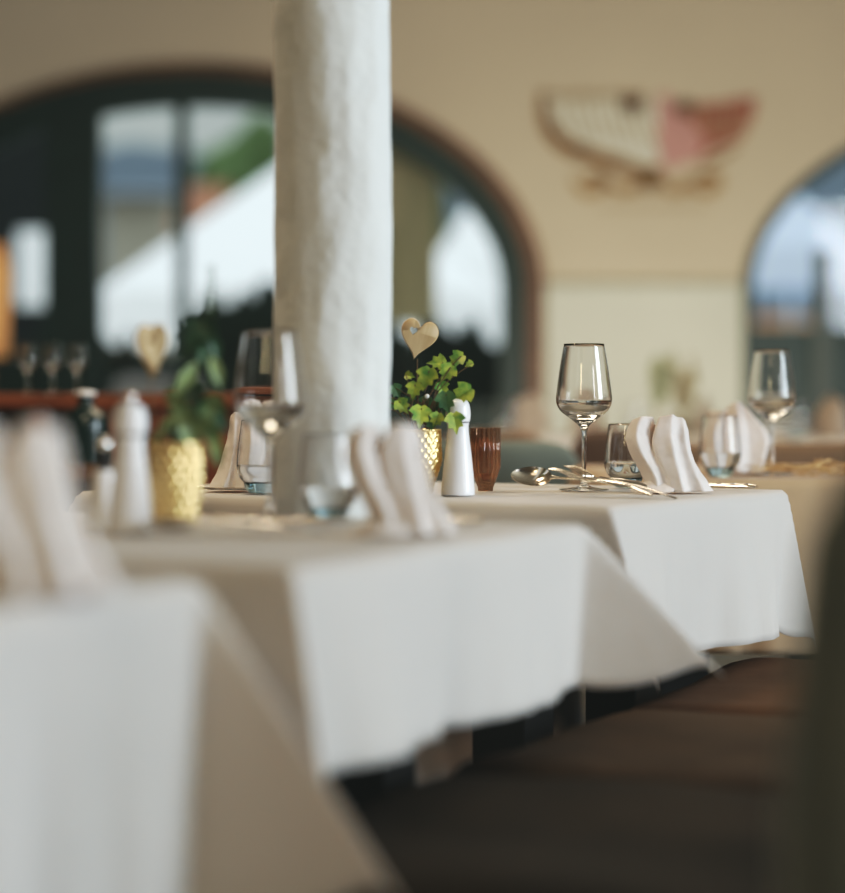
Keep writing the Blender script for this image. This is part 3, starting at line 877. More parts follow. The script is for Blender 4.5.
# handles point towards the bench (-v); models run head(0) -> handle(+x)
hv = math.radians(-FT)
cutlery('dinner_spoon', spoon_bm, 'spoon', 'steel spoon lying at the left end of the sharp place setting', 513, 3.50, hv + .42, tilt=.05, roll=.75, dz=.017)
cutlery('dinner_fork', fork_bm, 'fork', 'steel fork lying nearest the spoon, tines to the left', 550, 3.44, hv + .02, tilt=0.15, dz=.026)
cutlery('dinner_fork', fork_bm, 'fork', 'steel fork whose raised tines show left of the wine glass stem', 568, 3.53, -1.0, tilt=0.14, dz=.027)
cutlery('dinner_knife', knife_bm, 'knife', 'steel knife with its handle showing right of the sharp upright napkin', 0, 0, hv + .02, at=(.495 - .215 * math.cos(hv), 3.60 - .215 * math.sin(hv)))
cutlery('dinner_knife', knife_bm, 'knife', 'steel knife beside the napkin behind the left side of the pillar', 0, 0, PI - .12, at=(gx(246, 3.55) + .05, 3.545))
cutlery('dinner_knife', knife_bm, 'knife', 'blurred knife right of the napkin in front of the pillar', 440, 2.62, math.radians(-MT), at=(gx(482, 2.68) - .2, 2.77))
cutlery('dinner_fork', fork_bm, 'fork', 'blurred fork lying between the pale gold pot and the blurred wine glass', 205, 2.60, math.radians(-8), dz=.002)
cutlery('dinner_spoon', spoon_bm, 'spoon', 'blurred spoon at the foot of the pale gold pot', 148, 2.52, math.radians(-15), dz=.002)

# ------------------------------------------------------------------ grinders
def pepper_mill(label, loc, knob=False, hs=1.0, name='pepper_mill', group='white pepper mills'):
    e = empty(name, label, 'pepper mill', loc, 0, group)
    body = smooth_prof([(.0235, .0005), (.0238, .006), (.0225, .025), (.0195, .055), (.0158, .085), (.0150, .098), (.0162, .1035)], 5)
    mk('body', lathe_bm([(0, .0005)] + body + [(0, .1035)], 48), M['white'], e)
    mk('collar', lathe_bm([(0, .1030), (.0146, .1030), (.0146, .1055), (0, .1055)], 40), M['black'], e)
    head = smooth_prof([(.0165, .1052), (.0178, .112), (.0176, .121), (.0160, .130), (.0125, .1355), (.0065, .138), (.0, .1385)], 5)
    mk('head', lathe_bm([(0, .1052)] + head, 48), M['white'], e)
    if knob: mk('knob', lathe_bm(smooth_prof([(0, .137), (.004, .1385), (.0075, .143), (.006, .148), (0, .150)], 4), 24), M['chrome'], e)
    return e
pepper_mill('white pepper mill between the gold ivy pot and the amber glass', (gx(458, 3.43), 3.43, T0))
e = pepper_mill('blurred white pepper mill with steel knob left of the pale gold pot', (gx(130, 2.55), 2.55, T0), knob=True)
# salt shaker: white lower body, black neck, chrome ball
e = empty('salt_shaker', 'small white shaker with black neck and chrome top left of the pepper mill', 'shaker', (gx(104, 2.62), 2.62, T0))
mk('body', lathe_bm([(0, .0005)] + smooth_prof([(.020, .0005), (.020, .004), (.0165, .03), (.0125, .058), (.0110, .065)], 5) + [(0, .065)], 40), M['white'], e)
mk('neck', lathe_bm([(0, .0645), (.0085, .0645), (.0075, .080), (.0085, .085), (0, .085)], 32), M['black'], e)
mk('cap', lathe_bm(smooth_prof([(0, .084), (.006, .086), (.0085, .092), (.006, .099), (0, .101)], 4), 32), M['chrome'], e)

# ------------------------------------------------------------------ amber tealight glass
e = empty('tealight_glass', 'ribbed amber glass candle holder right of the pepper mill', 'candle holder', (gx(485.5, 3.56), 3.56, T0))
rib = lambda r, z, a: r * (1 + .075 * abs(math.cos(a * 9)) * 1.5 - .05)
outer = [(.0105, .0005), (.0108, .006), (.0125, .010), (.0165, .022), (.0205, .034), (.0212, .038), (.0212, .060), (.0212, .094)]
inner = [(.0190, .0945), (.0190, .060), (.0188, .038), (.0145, .024), (.010, .014), (0, .013)]
mk('glass_body', lathe_bm([(0, .0005)] + outer + inner, 144, fr=rib), M['amber'], e)
mk('candle', lathe_bm([(0, .0145), (.008, .0145), (.0125, .022), (.0125, .026), (0, .026)], 32), M['wax'], e)

# ------------------------------------------------------------------ hammered pots with plants
def hammered_bm(h, rtop, rmax, rbot, around=22, rows=13, dep=.0019):
    bm = bmesh.new()
    prof = smooth_prof([(rbot * .7, .0), (rbot, .004), (rbot * 1.12, .016), (rmax, h * .5), (rmax * .995, h * .75), (rtop, h)], 16)
    def fr(r, z, a):
        row = z / h * rows; ri = round(row)
        col = a / (2 * PI) * around + (.5 if ri % 2 else 0)
        best = 9
        for rr in (ri - 1, ri, ri + 1):
            cc = a / (2 * PI) * around + (.5 if rr % 2 else 0)
            dx = (cc - round(cc)) * (2 * PI * rmax / around); dz = (row - rr) * h / rows
            best = min(best, math.hypot(dx, dz))
        return r - dep * max(0, 1 - (best / (2 * PI * rmax / around * .48)) ** 2) if .003 < z < h - .002 else r
    inner = [(rtop - .0015, h), (rtop - .002, h - .012), (rtop - .003, h - .0125)]
    add_lathe(bm, [(0, 0)] + prof, 176, fr=fr)
    add_lathe(bm, [(rtop, h), (rtop - .0018, h + .0004), (rtop - .0020, h * .5), (0, h * .5)], 88)
    return bm
def leaf_ivy(bm, c, size, nrm, up, fold=.25, lobes=True):
    n = Vector(nrm).normalized(); upv = Vector(up).normalized()
    side = upv.cross(n).normalized(); upv = n.cross(side).normalized()
    if lobes:
        out = [(0, -.42), (.14, -.50), (.36, -.34), (.50, -.12), (.30, -.02), (.34, .22), (.16, .20), (0, .56)]
    else:
        out = [(0, -.5), (.10, -.40), (.20, -.18), (.22, .05), (.15, .28), (.06, .46), (0, .6)]
    C0 = Vector(c)
    mids = []
    def P(x, y): 
        return C0 + side * (x * size) + upv * (y * size) + n * (abs(x) * fold * size - .35 * size * (y * y) * fold * 2)
    mid = [bm.verts.new(P(0, y)) for y in (-.42, -.2, 0, .25, .56)] if lobes else [bm.verts.new(P(0, y)) for y in (-.5, -.2, 0, .3, .6)]
    for s in (-1, 1):
        vv = [bm.verts.new(P(s * x, y)) for x, y in out[1:-1]]
        seq = [mid[0]] + vv + [mid[-1]]
        m_idx = [0] + [min(4, max(0, round((i) / (len(vv) + 1) * 4))) for i in range(1, len(vv) + 1)] + [4]
        for i in range(len(seq) - 1):
            a_, b_ = seq[i], seq[i + 1]; ma, mb = mid[m_idx[i]], mid[m_idx[i + 1]]
            f = [a_, b_]
            if mb not in f: f.append(mb)
            if ma not in f: f.append(ma)
            if len(f) >= 3:
                try: bm.faces.new(f)
                except ValueError: pass
POT1 = (gx(418, 3.44), 3.44)
pot = empty('potted_ivy', 'bright green ivy in a hammered gold pot beside the pepper mill', 'potted plant', (POT1[0], POT1[1], T0))
HP = .094
mk('pot', hammered_bm(HP, .0335, .0345, .022), M['gold'], pot)
mk('soil', lathe_bm([(0, HP - .012), (.0312, HP - .012), (.0312, HP - .010), (.02, HP - .007), (0, HP - .006)], 32), M['soil'], pot)
sc = 3.44 / F / 5.25
def lp(cx, cy):   # crop coordinates -> local x, z of the pot
    return (cx / 5.25 + 380 - 418) * 3.44 / F, HP + (431 - (cy / 5.25 + 330)) * 3.44 / F
leaves = [(245, 262, .036, 0, -.020, 200), (212, 458, .036, 0, -.036, 190), (350, 385, .034, 1, -.030, 175), (432, 345, .036, 0, -.018, 235), (402, 165, .028, 0, -.005, 230),
          (468, 190, .014, 0, -.005, 250), (300, 182, .028, 0, .002, 265), (352, 232, .030, 0, -.01, 215), (392, 492, .032, 0, -.04, 170), (180, 325, .028, 0, -.018, 185),
          (118, 408, .026, 0, -.020, 140), (155, 250, .016, 0, .005, 100), (295, 478, .024, 0, -.034, 200), (85, 330, .024, 1, .01, 150), (325, 320, .026, 0, .004, 160),
          (270, 500, .02, 1, -.03, 180), (60, 400, .022, 1, .012, 130), (240, 400, .026, 1, .01, 200), (300, 410, .024, 1, .005, 170), (20, 360, .024, 1, 0, 120), (-20, 420, .026, 1, .0, 110), (160, 380, .02, 1, .01, 60), (350, 450, .02, 1, -.01, 200)]
bmA, bmB, bmS = bmesh.new(), bmesh.new(), bmesh.new()
rnd = random.Random(4)
for (cx, cy, s, k, y, ang) in leaves:
    X, Z = lp(cx, cy)
    a_ = math.radians(ang)
    up = (math.sin(a_), rnd.uniform(-.3, .3), math.cos(a_))
    nr = (rnd.uniform(-.35, .35), -1, rnd.uniform(-.1, .55))
    leaf_ivy(bmB if k else bmA, (X, y, Z), s, nr, up, fold=rnd.uniform(.15, .45))
    bx, by = rnd.uniform(-.02, .02), rnd.uniform(-.015, .015)
    add_tube(bmS, smooth_path([(bx, by, HP - .008), (bx * .6 + X * .4, by, HP + .5 * max(Z - HP, .012) + .01), (X - .3 * s * up[0], y, max(Z - .3 * s * up[2], HP * .4))], 5), .0008, 6)
for i in range(14):
    bx = rnd.uniform(-.028, .024); tx = bx * 1.3 + rnd.uniform(-.02, .014)
    add_tube(bmS, smooth_path([(bx, rnd.uniform(-.02, .02), HP - .008), ((bx + tx) / 2, -.005, HP + .02), (tx, rnd.uniform(-.015, .01), HP + rnd.uniform(.02, .05))], 4), .0009, 6)
mk('foliage', bmA, M['ivy'], pot, smooth=False); mk('blue_green_foliage', bmB, M['ivy2'], pot, smooth=False); mk('stems', bmS, M['stem'], pot)  # second mesh holds the blue-green leaves
X, Z = lp(247, 356)
bm = bmesh.new(); bmesh.ops.create_uvsphere(bm, u_segments=16, v_segments=10, radius=.0032); bmesh.ops.translate(bm, vec=(X, -.028, Z), verts=bm.verts)
mk('white_berry', bm, M['white'], pot)

def heart_bm(w, th, hole=True):
    def H(t, s):
        x = 16 * math.sin(t) ** 3; y = 13 * math.cos(t) - 5 * math.cos(2 * t) - 2 * math.cos(3 * t) - math.cos(4 * t)
        return x / 32 * s, (y + 2.5) / 32 * s * 1.2
    n = 64
    outer = [H(2 * PI * i / n, w) for i in range(n)]
    hc = (-w * .17, w * .20)
    bm = bmesh.new()
    # ring between outer outline and heart shaped cut-out, sampled by angle around the cut-out's centre
    def radial(poly, c, ang):
        best = None
        dx, dy = math.cos(ang), math.sin(ang)
        for i in range(len(poly)):
            x1, y1 = poly[i][0] - c[0], poly[i][1] - c[1]; x2, y2 = poly[(i + 1) % len(poly)][0] - c[0], poly[(i + 1) % len(poly)][1] - c[1]
            den = dx * (y2 - y1) - dy * (x2 - x1)
            if abs(den) < 1e-12: continue
            t = (x1 * (y2 - y1) - y1 * (x2 - x1)) / den; s = (x1 * dy - y1 * dx) / den
            if t > 0 and -1e-6 <= s <= 1 + 1e-6 and (best is None or t < best): best = t
        return best or 1e-4
    inner = [(hc[0] + p[0], hc[1] + p[1]) for p in [H(2 * PI * i / 40, w * .21) for i in range(40)]]
    # outer boundary via resampling: match by index from the hole centre
    N = 96
    oi = [(H(2 * PI * i / N, w)) for i in range(N)]
    ii = []
    for (x, y) in oi:
        ang = math.atan2(y - hc[1], x - hc[0]); r = radial(inner, hc, ang)
        ii.append((hc[0] + r * math.cos(ang), hc[1] + r * math.sin(ang)))
    def lay(y, k):
        return [bm.verts.new((x * k, y, z * k)) for x, z in oi], [bm.verts.new((x, y, z)) for x, z in ii]
    L0, L1 = lay(-th / 2, .94), lay(th / 2, .94)
    Lm0 = [bm.verts.new((x, -th * .2, z)) for x, z in oi]; Lm1 = [bm.verts.new((x, th * .2, z)) for x, z in oi]
    for i in range(N):
        j = (i + 1) % N
        bm.faces.new((L0[0][i], L0[0][j], L0[1][j], L0[1][i])); bm.faces.new((L1[0][i], L1[0][j], L1[1][j], L1[1][i]))
        bm.faces.new((L0[0][i], L0[0][j], Lm0[j], Lm0[i])); bm.faces.new((Lm0[i], Lm0[j], Lm1[j], Lm1[i])); bm.faces.new((Lm1[i], Lm1[j], L1[0][j], L1[0][i]))
        bm.faces.new((L0[1][i], L0[1][j], L1[1][j], L1[1][i]))
    return bm
def heart_pick(label, px, py, d, w, yaw, roll, zbase):
    X, Z = gx(px, d), gz(py, d)
    e = empty('heart_pick', label, 'decoration', (X, d, zbase), 0, 'wooden heart picks')
    h = mk('heart', heart_bm(w, .009), M['heart'], e, smooth=True); h.location = (0, 0, Z - zbase); h.rotation_euler = (0, roll, yaw)
    edge_split(h, 60)
    bm = bmesh.new(); add_tube(bm, smooth_path([(0.001, 0, 0), (-.001, 0, (Z - zbase) * .5), (-.001, 0, Z - zbase - w * .50)], 4), .0009, 8); mk('stick', bm, M['wire'], e)
    return e
zb = T0 + HP - .012
heart_pick('pale wooden heart with a heart cut-out standing in the gold ivy pot', 418, 340, 3.45, .054, .05, .22, zb)
# pot 2 (on M)
POT2 = (gx(175, 2.66), 2.66)
pot2 = empty('potted_plant', 'blurred tall leafy plant in a pale gold hammered pot left of the pillar', 'potted plant', (POT2[0], POT2[1], T0))
mk('pot', hammered_bm(.0931, .0300, .0315, .0235, 16, 10, .003), M['goldpale'], pot2)
mk('soil', lathe_bm([(0, .082), (.028, .082), (.028, .083), (0, .087)], 32), M['soil'], pot2)
bmA, bmB, bmS = bmesh.new(), bmesh.new(), bmesh.new()
k2 = 2.66 / F
def q2(px, py): return (px - 175) * k2, .093 + (443 - py) * k2
def plantleaf(bm, px, py, s, ang, lob, y=0.0):
    X, Z = q2(px, py); a_ = math.radians(ang)
    leaf_ivy(bm, (X, y, Z), s, (rnd.uniform(-.4, .4), -1, rnd.uniform(-.2, .5)), (math.sin(a_), .1, math.cos(a_)), fold=.3, lobes=lob)
for (px, py, s, ang, lob, k) in [
    (196, 338, .046, 210, 1, 1), (208, 330, .034, 150, 1, 1), (190, 352, .028, 240, 0, 1), (214, 345, .034, 170, 0, 1), (204, 352, .032, 190, 0, 1),
    (188, 378, .040, 215, 0, 0), (217, 372, .036, 165, 0, 0), (176, 402, .034, 190, 1, 0), (196, 396, .036, 170, 1, 1), (208, 408, .034, 160, 1, 0), (220, 404, .030, 150, 0, 0),
    (184, 418, .034, 200, 1, 0), (200, 424, .034, 180, 1, 0), (213, 436, .044, 165, 0, 0), (216, 452, .034, 175, 0, 0), (168, 424, .030, 210, 0, 0), (190, 436, .030, 185, 1, 0), (178, 436, .026, 190, 1, 1), (160, 436, .022, 230, 0, 0), (222, 420, .03, 150, 0, 1)]:
    plantleaf(bmB if k else bmA, px, py, s, ang, lob, rnd.uniform(-.02, .012))
for path in ([(176, 446), (186, 400), (200, 350), (209, 318), (213, 285), (214, 268)], [(178, 446), (198, 400), (220, 372), (212, 350)], [(172, 446), (182, 410), (190, 372), (206, 360)], [(180, 446), (196, 425), (206, 410)], [(170, 446), (168, 430), (174, 412)]):
    add_tube(bmS, smooth_path([(q2(*p)[0], 0, q2(*p)[1]) for p in path], 5), .0012, 6, .0006)
for i in range(9):   # wispy sprig
    y = 318 - i * 6
    for s in (-1, 1): add_tube(bmS, [(q2(211, y)[0], 0, q2(211, y)[1]), (q2(211 + s * 4, y - 5)[0], 0, q2(211, y - 5)[1])], .0006, 5, .0010)
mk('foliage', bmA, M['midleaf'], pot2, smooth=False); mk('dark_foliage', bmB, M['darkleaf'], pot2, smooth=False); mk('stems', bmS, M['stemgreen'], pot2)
heart_pick('blurred wooden heart turned sideways in the pale gold pot', 152, 350, 2.66, .054, 1.05, -.05, T0 + .082)

# ================================================================== SEATING
# long upholstered bench running beside the tables
u, v = basis(24.0)
base = Vector((MP[0], MP[1], 0))
bstart = base + u * (-.1) + v * .10
bench = empty('padded_bench', 'long bench with brown upholstered seat pads beside the tables', 'bench', (bstart.x, bstart.y, 0), math.radians(90 - 24))
L0 = 0.0
lens_ = [.62, .58, .58]
def cushion_bm(L_, W_, H_, seed):
    bm = bmesh.new()
    nx, ny = 30, 26
    def zf(s, t):
        e = min(1, min(s, 1 - s) * 14) ; f = min(1, min(t, 1 - t) * 9)
        edge = math.sqrt(max(0, 1 - (1 - e) ** 2)) * math.sqrt(max(0, 1 - (1 - f) ** 2))
        return H_ * (.6 + .4 * edge) + .012 * noise.noise(Vector((s * 3, t * 2.5, seed)))
    top = [[bm.verts.new((L_ * i / nx, -W_ * j / ny, zf(i / nx, j / ny))) for j in range(ny + 1)] for i in range(nx + 1)]
    bot = [[bm.verts.new((L_ * i / nx, -W_ * j / ny, 0)) for j in range(ny + 1)] for i in range(nx + 1)]
    for i in range(nx):
        for j in range(ny):
            bm.faces.new((top[i][j], top[i][j + 1], top[i + 1][j + 1], top[i + 1][j])); bm.faces.new((bot[i][j], bot[i + 1][j], bot[i + 1][j + 1], bot[i][j + 1]))
    for i in range(nx):
        for j in (0, ny): bm.faces.new((top[i][j], top[i + 1][j], bot[i + 1][j], bot[i][j]))
    for j in range(ny):
        for i in (0, nx): bm.faces.new((top[i][j], top[i][j + 1], bot[i][j + 1], bot[i][j]))
    return bm
pos = 0
for i, L_ in enumerate(lens_):
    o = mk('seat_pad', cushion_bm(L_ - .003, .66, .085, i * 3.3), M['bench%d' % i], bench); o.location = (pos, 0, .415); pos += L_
mk('seat_base', box_bm((pos / 2, -.33, .385), (pos - .02, .60, .058)), M['darkwood'], bench, smooth=False)
for i in (0.1, pos / 2, pos - .1):
    for y in (-.12, -.54):
        mk('leg', box_bm((i, y, .178), (.06, .06, .356)), M['darkwood'], bench, smooth=False)

def chair(label, loc, rotz, fab, w=.46, top=.82, thick=.05, curve=.06, group=None, shoulder=.5, seat=True):
    """back of the chair faces -y locally; sitter looks +y"""
    e = empty('dining_chair', label, 'chair', loc, rotz, group)
    bm = bmesh.new()
    nx, nz = 28, 26
    z0 = .42
    H_ = top - z0
    lay = []
    for side in (0, 1):
        g = []
        for i in range(nx + 1):
            s = -1 + 2 * i / nx
            row = []
            hmax = (1 - abs(s) ** (2 + 9 * (1 - shoulder) ** 2)) ** (1 / 2.2) if abs(s) < 1 else 0
            for j in range(nz + 1):
                t = j / nz
                zz = z0 + H_ * (t * (.45 + .55 * hmax))
                ed = min(1, (1 - abs(s)) * 6, (1 - t) * 8) ; ed = math.sqrt(max(0, 1 - (1 - ed) ** 2))
                th = thick * (.15 + .85 * ed) / 2
                yy = curve * (s * s) - .08 * t * t + (th if side else -th)
                row.append(bm.verts.new((s * w / 2 * (1 - .05 * t), yy - .20, zz)))
            g.append(row)
        lay.append(g)
    for g in lay:
        for i in range(nx):
            for j in range(nz): bm.faces.new((g[i][j], g[i + 1][j], g[i + 1][j + 1], g[i][j + 1]))
    for i in range(nx):
        for j in (0, nz): bm.faces.new((lay[0][i][j], lay[0][i + 1][j], lay[1][i + 1][j], lay[1][i][j]))
    for j in range(nz):
        for i in (0, nx): bm.faces.new((lay[0][i][j], lay[0][i][j + 1], lay[1][i][j + 1], lay[1][i][j]))
    mk('backrest', bm, fab, e)
    mk('seat', box_bm((0, .03, .425), (w * .95, .44, .07), bevel=.025), fab, e)
    for sx in (-1, 1):
        for sy in (-1, 1):
            bm = bmesh.new(); add_tube(bm, [(sx * w * .40, .03 + sy * .18, .40), (sx * w * .45, .03 + sy * .22, 0)], .018, 12, .011)
            mk('leg', bm, M['darkwood'], e)
    return e
chair('dark olive upholstered chair back close to the camera at the right edge', (.535, 1.27, 0), PI, M['darkfab'], w=.66, top=.885, thick=.07, curve=.05, shoulder=.12)
chair('grey green upholstered chair with rounded back behind the sharp table', (.13, 5.22, 0), 0.0, M['greyfab'], w=.46, top=.795, curve=.05, shoulder=.2)

# ------------------------------------------------------------------ wooden partition behind on the left
e = empty('wooden_partition', 'red brown varnished wooden partition with a top rail left of the pillar', 'partition', (0, 0, 0))
D = 5.3
x0, x1 = -1.9, gx(338, D)
mk('top_rail', box_bm(((x0 + x1) / 2, D, gz(401, D)), (x1 - x0, .12, .034), bevel=.008), M['redwood'], e, smooth=False)
mk('lower_rail', box_bm(((x0 + x1) / 2, D, .14), (x1 - x0, .07, .10), bevel=.006), M['redwood'], e, smooth=False)
mk('panel', box_bm(((gx(150, D) + x1) / 2, D + .01, .50), (x1 - gx(150, D), .03, .70)), M['redwood'], e, smooth=False)
mk('back_board', box_bm(((x0 + x1) / 2, D + .05, .50), (x1 - x0, .02, .72)), pmat('shaded_dark_wood', (.03, .012, .008), .6), e, smooth=False)
for px in (-60, -14, 40, 113, 158, 300):
    mk('baluster', box_bm((gx(px, D), D - .005, .50), (.045, .05, .72), bevel=.008), M['redwood'], e, smooth=False)
# glasses and bottles around the partition
zr = gz(401, D) + .017
for i, (px, lab) in enumerate(((28, 'blurred wine glass standing at the left end of the partition rail'), (52, 'blurred wine glass second from the left on the partition rail'), (76, 'blurred wine glass nearest the heart on the partition rail'))):
    c = place_copy(wg1, (gx(px, D), D + .01 * i, zr), i * 1.3, lab, 'wine glasses on the partition rail', .5)
e = empty('sideboard', 'dark wooden side table in front of the partition at the left', 'side table', (gx(78, 4.9), 4.92, 0))
mk('table_top', box_bm((0, 0, .735), (.5, .3, .03), bevel=.004), M['brownframe'], e, smooth=False)
for sx in (-1, 1):
    for sy in (-1, 1): mk('leg', box_bm((sx * .21, sy * .11, .36), (.045, .045, .72)), M['brownframe'], e, smooth=False)
def bottle(label, loc, h, r, mat, cap):
    e = empty('bottle', label, 'bottle', loc)
    mk('body', lathe_bm([(0, 0), (r, 0)] + smooth_prof([(r, .004), (r, h * .55), (r * .8, h * .68), (r * .38, h * .78), (r * .34, h * .93)], 5) + [(0, h * .93)], 32), mat, e)
    mk('stopper', lathe_bm(smooth_prof([(0, h * .91), (r * .4, h * .925), (r * .42, h * .97), (0, h)], 4), 24), cap, e)
bottle('squat dark green bottle with pale stopper in front of the partition', (gx(86, 4.9), 4.9, .75), .15, .048, M['bottle'], M['white'])

# orange lamp at the far left
e = empty('floor_lamp', 'glowing orange lamp at the left edge behind the partition', 'lamp', (gx(-12, 9.2), 9.2, 0))
mk('shade', lathe_bm([(.045, 1.02), (.075, 1.02), (.085, 1.35), (.06, 1.45), (.03, 1.46)], 32), M['lampshade'], e)
bm = bmesh.new(); add_tube(bm, [(0, 0, 0), (0, 0, 1.45)], .012, 10); mk('pole', bm, M['brownframe'], e)
mk('base', lathe_bm([(0, 0), (.13, 0), (.12, .02), (0, .03)], 32), M['brownframe'], e)

# ------------------------------------------------------------------ background tables on the right
def simple_table(X, D, w, dp, label, clabel, seed, drop=.2):
    make_table((X + w, D), 0, dp, w, label)
    make_cloth((X + w, D), 0, dp, w, drop, {}, clabel, seed, step=.03, creases=False)
simple_table(gx(470, 7.4), 7.4, .82, .75, 'far table between the wine glass and the wainscot', 'warm white tablecloth on the far table in front of the wainscot', 31)
simple_table(gx(792, 6.9), 6.9, .95, .75, 'far table at the right edge in front of the dark window', 'warm white tablecloth on the far table before the right window', 33)
far = [(530, 7.55, 'far napkin on the left end of the table before the wainscot'), (585, 7.6, 'far napkin in the middle of the table before the wainscot'), (704, 7.7, 'far napkin on the right end of the table before the wainscot'),
       (832, 7.05, 'far napkin at the right edge before the dark window')]
blush = cloth_mat('blush_napkin_linen', (0.46, 0.40, 0.34), .2)
for i, (px, D, lab) in enumerate(far):
    bm, g = napkin_bm(NAP_B, i + 20)
    o = mk('folded_napkin', bm, blush, loc=(gx(px, D), D, T0), rotz=i * .7); solidify(o, .0016, 0); subsurf(o, 1); o.scale = (1.1,) * 3
    tag(o, lab, 'napkin', 'blush napkins on far tables')
for i, (px, D, lab) in enumerate(((506, 7.55, 'far tumbler at the left end of the table before the wainscot'), (634, 7.5, 'far tumbler beside the middle napkin before the wainscot'), (797, 7.0, 'far bright tumbler before the right dark window'))):
    place_copy(tb1, (gx(px, D), D, T0), i, lab, 'tumblers on far tables', 1.15)
# vase with pale sprigs
def vase(px, D, top_py, label, mat, seed):
    e = empty('sprig_vase', label, 'vase', (gx(px, D), D, T0))
    mk('vase_body', lathe_bm([(0, 0)] + smooth_prof([(.022, 0), (.032, .03), (.026, .06), (.012, .085), (.014, .10)], 5), 28), pmat('pale_ceramic', (.6, .58, .5), .4), e)
    H_ = gz(top_py, D) - T0
    bm = bmesh.new(); r_ = random.Random(seed)
    for i in range(7):
        a_ = r_.uniform(0, 2 * PI); tx, ty = .04 * math.cos(a_), .04 * math.sin(a_); hh = H_ * r_.uniform(.75, 1)
        add_tube(bm, smooth_path([(0, 0, .09), (tx * .4, ty * .4, hh * .6), (tx, ty, hh)], 4), .002, 6)
        for k in range(7):
            q = .45 + .08 * k
            leaf_ivy(bm, (tx * q + r_.uniform(-.012, .012), ty * q, hh * q), .035, (r_.uniform(-1, 1), -1, .2), (r_.uniform(-1, 1), 0, 1), lobes=False)
    mk('sprigs', bm, mat, e, smooth=False)
vase(662, 7.7, 345, 'left pale green sprigs in a vase before the wainscot', pmat('pale_sage', (.36, .38, .24), .8), 3)
vase(684, 7.85, 352, 'right tan dried sprigs in a vase before the wainscot', pmat('dried_tan', (.45, .38, .24), .8), 4)
# brown bench back behind table R
e = empty('leather_bench', 'tan brown leather bench back behind the cream table at right', 'bench', (gx(800, 5.4), 5.4, 0))
mk('backrest', box_bm((.12, 0, .60), (.95, .09, .36), bevel=.03), M['brownleather'], e)
mk('seat', box_bm((.12, .28, .42), (.95, .48, .10), bevel=.03), M['brownleather'], e)
for sx in (-.3, .54):
    for sy in (.02, .45): mk('leg', box_bm((sx, sy, .19), (.05, .05, .38)), M['darkwood'], e, smooth=False)
chair('rust brown chair back behind the wine glass stem', (gx(598, 6.3), 6.3, 0), 0, M['rustfab'], w=.22, top=.80, curve=.03)
chair('tan brown chair back behind the grey green chair', (gx(500, 6.6), 6.6, 0), 0, M['brownleather'], w=.28, top=.79, curve=.03)

# straw garland on table R
bm = bmesh.new()
rnd = random.Random(11)
for i in range(150):
    cx = rnd.uniform(-.11, .30); cy = rnd.uniform(-.03, .03); cz = rnd.uniform(.003, .022) * (1 - .3 * abs(cy) / .03)
    dx, dy, dz = rnd.uniform(-.04, .04), rnd.uniform(-.03, .03), rnd.uniform(-.006, .014)
    p0 = (cx - dx, cy - dy, max(.001, cz - dz)); p1 = (cx + dx, cy + dy, max(.001, cz + dz))
    add_tube(bm, [p0, ((p0[0] + p1[0]) / 2, (p0[1] + p1[1]) / 2, cz + .003), p1], .0010, 4)
o = mk('straw_garland', bm, M['straw'], loc=(gx(828, 4.14), 4.16, T0)); tag(o, 'loose dry straw garland lying on the cream table at the right edge', 'garland'); o['kind'] = 'stuff'

# ================================================================== LIGHT
def area(name, loc, target, sx, sy, power, col):
    l = bpy.data.lights.new(name, 'AREA'); l.shape = 'RECTANGLE'; l.size = sx; l.size_y = sy; l.energy = power; l.color = col
    o = bpy.data.objects.new(name, l); C.objects.link(o); o.location = loc
    dv = Vector(target) - Vector(loc); o.rotation_euler = dv.to_track_quat('-Z', 'Y').to_euler()
    return o
area('window_daylight', (4.9, 1.8, 1.7), (0.0, 3.0, 0.7), 1.8, 1.8, 215, (0.82, 0.92, 1.0))
area('window_daylight', (4.1, -0.9, 1.9), (0.2, 3.2, 0.8), 0.5, 1.5, 40, (0.88, 0.92, 1.0))
area('front_warm_fill', (-0.6, 0.4, 2.85), (0, 2.8, .7), 1.2, 1.2, 9, (1.0, 0.74, 0.48))  # unseen warm fill added near the ceiling
area('front_left_fill', (-0.82, 0.1, 1.9), (0.1, 3.0, 0.6), 0.45, 0.45, 6.5, (1.0, 0.80, 0.48))  # fill added at front left to warm the hanging cloth corners, source unseen
area('rear_wall_fill', (1.2, 8.6, 0.5), (1.1, 11, 1.5), 2.2, 0.5, 40, (1.0, 0.88, 0.72))  # hidden low wash light added to brighten the back wall
area('rear_overhead_fill', (0.2, 6.2, 2.85), (0.2, 6.2, 0), 1.6, 1.2, 45, (1.0, 0.80, 0.58))  # added overhead fill for the rear of the room, no visible fixture
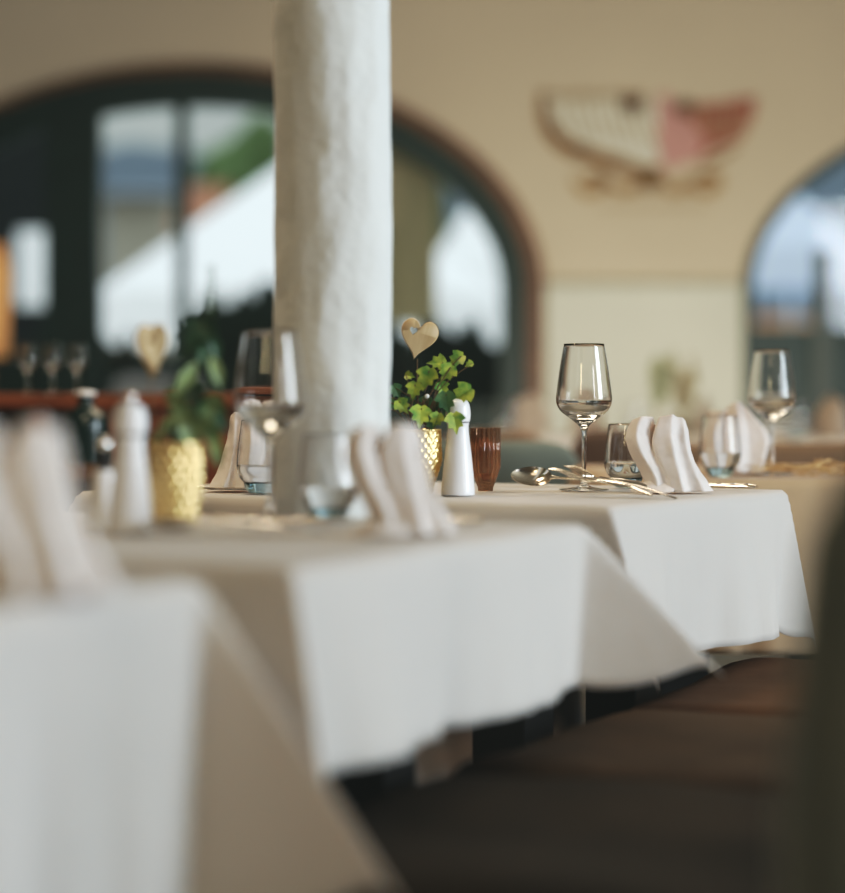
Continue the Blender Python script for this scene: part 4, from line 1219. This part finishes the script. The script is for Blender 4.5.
area('partition_fill', (-0.70, 3.5, 2.6), (-1.0, 5.3, 0.6), .5, .5, 26, (1.0, 0.78, 0.55))  # unseen light added to lift the dark wooden partition

w = bpy.data.worlds.new('World'); SC.world = w; w.use_nodes = True
nt = w.node_tree; bg = nt.nodes['Background']
tc = nt.nodes.new('ShaderNodeTexCoord'); sp = nt.nodes.new('ShaderNodeSeparateXYZ'); cr = nt.nodes.new('ShaderNodeValToRGB')
nt.links.new(tc.outputs['Generated'], sp.inputs[0]); nt.links.new(sp.outputs['Z'], cr.inputs['Fac']); nt.links.new(cr.outputs[0], bg.inputs[0])
cr.color_ramp.elements[0].color = (.36, .38, .36, 1); cr.color_ramp.elements[1].color = (.62, .68, .74, 1); cr.color_ramp.elements[1].position = .5
bg.inputs[1].default_value = 1.0

# ================================================================== CAMERA
cam = bpy.data.cameras.new('Camera'); co = bpy.data.objects.new('Camera', cam); C.objects.link(co); SC.camera = co
cam.sensor_fit = 'HORIZONTAL'; cam.sensor_width = 24.64583; cam.lens = 70.0
co.location = (0, 0, CAMZ); co.rotation_euler = (PI / 2, 0, 0)
cam.shift_y = -(446.5 - HOR) / 845.0
cam.clip_start = 0.05; cam.clip_end = 300
cam.dof.use_dof = True; cam.dof.focus_distance = 3.56; cam.dof.aperture_fstop = 1.2
SC.view_settings.view_transform = 'Standard'
SC.view_settings.exposure = 0.0
SC.view_settings.use_curve_mapping = True
cm = SC.view_settings.curve_mapping
cm.clip_max_x = 1; cm.clip_max_y = 1
def setc(ci, pts):
    c = cm.curves[ci]
    while len(c.points) > 2: c.points.remove(c.points[1])
    c.points[0].location = pts[0]; c.points[1].location = pts[-1]
    for p in pts[1:-1]: c.points.new(*p)
setc(3, [(0, .006), (.04, .035), (.4, .45), (1, .93)])
setc(0, [(0, 0), (1, .972)])
setc(1, [(0, .0018), (1, 1)])
setc(2, [(0, .001), (1, 1)])
cm.update()
SC.cycles.use_denoising = True
SC.cycles.max_bounces = 10; SC.cycles.transmission_bounces = 10; SC.cycles.transparent_max_bounces = 10
SC.cycles.sample_clamp_indirect = 6
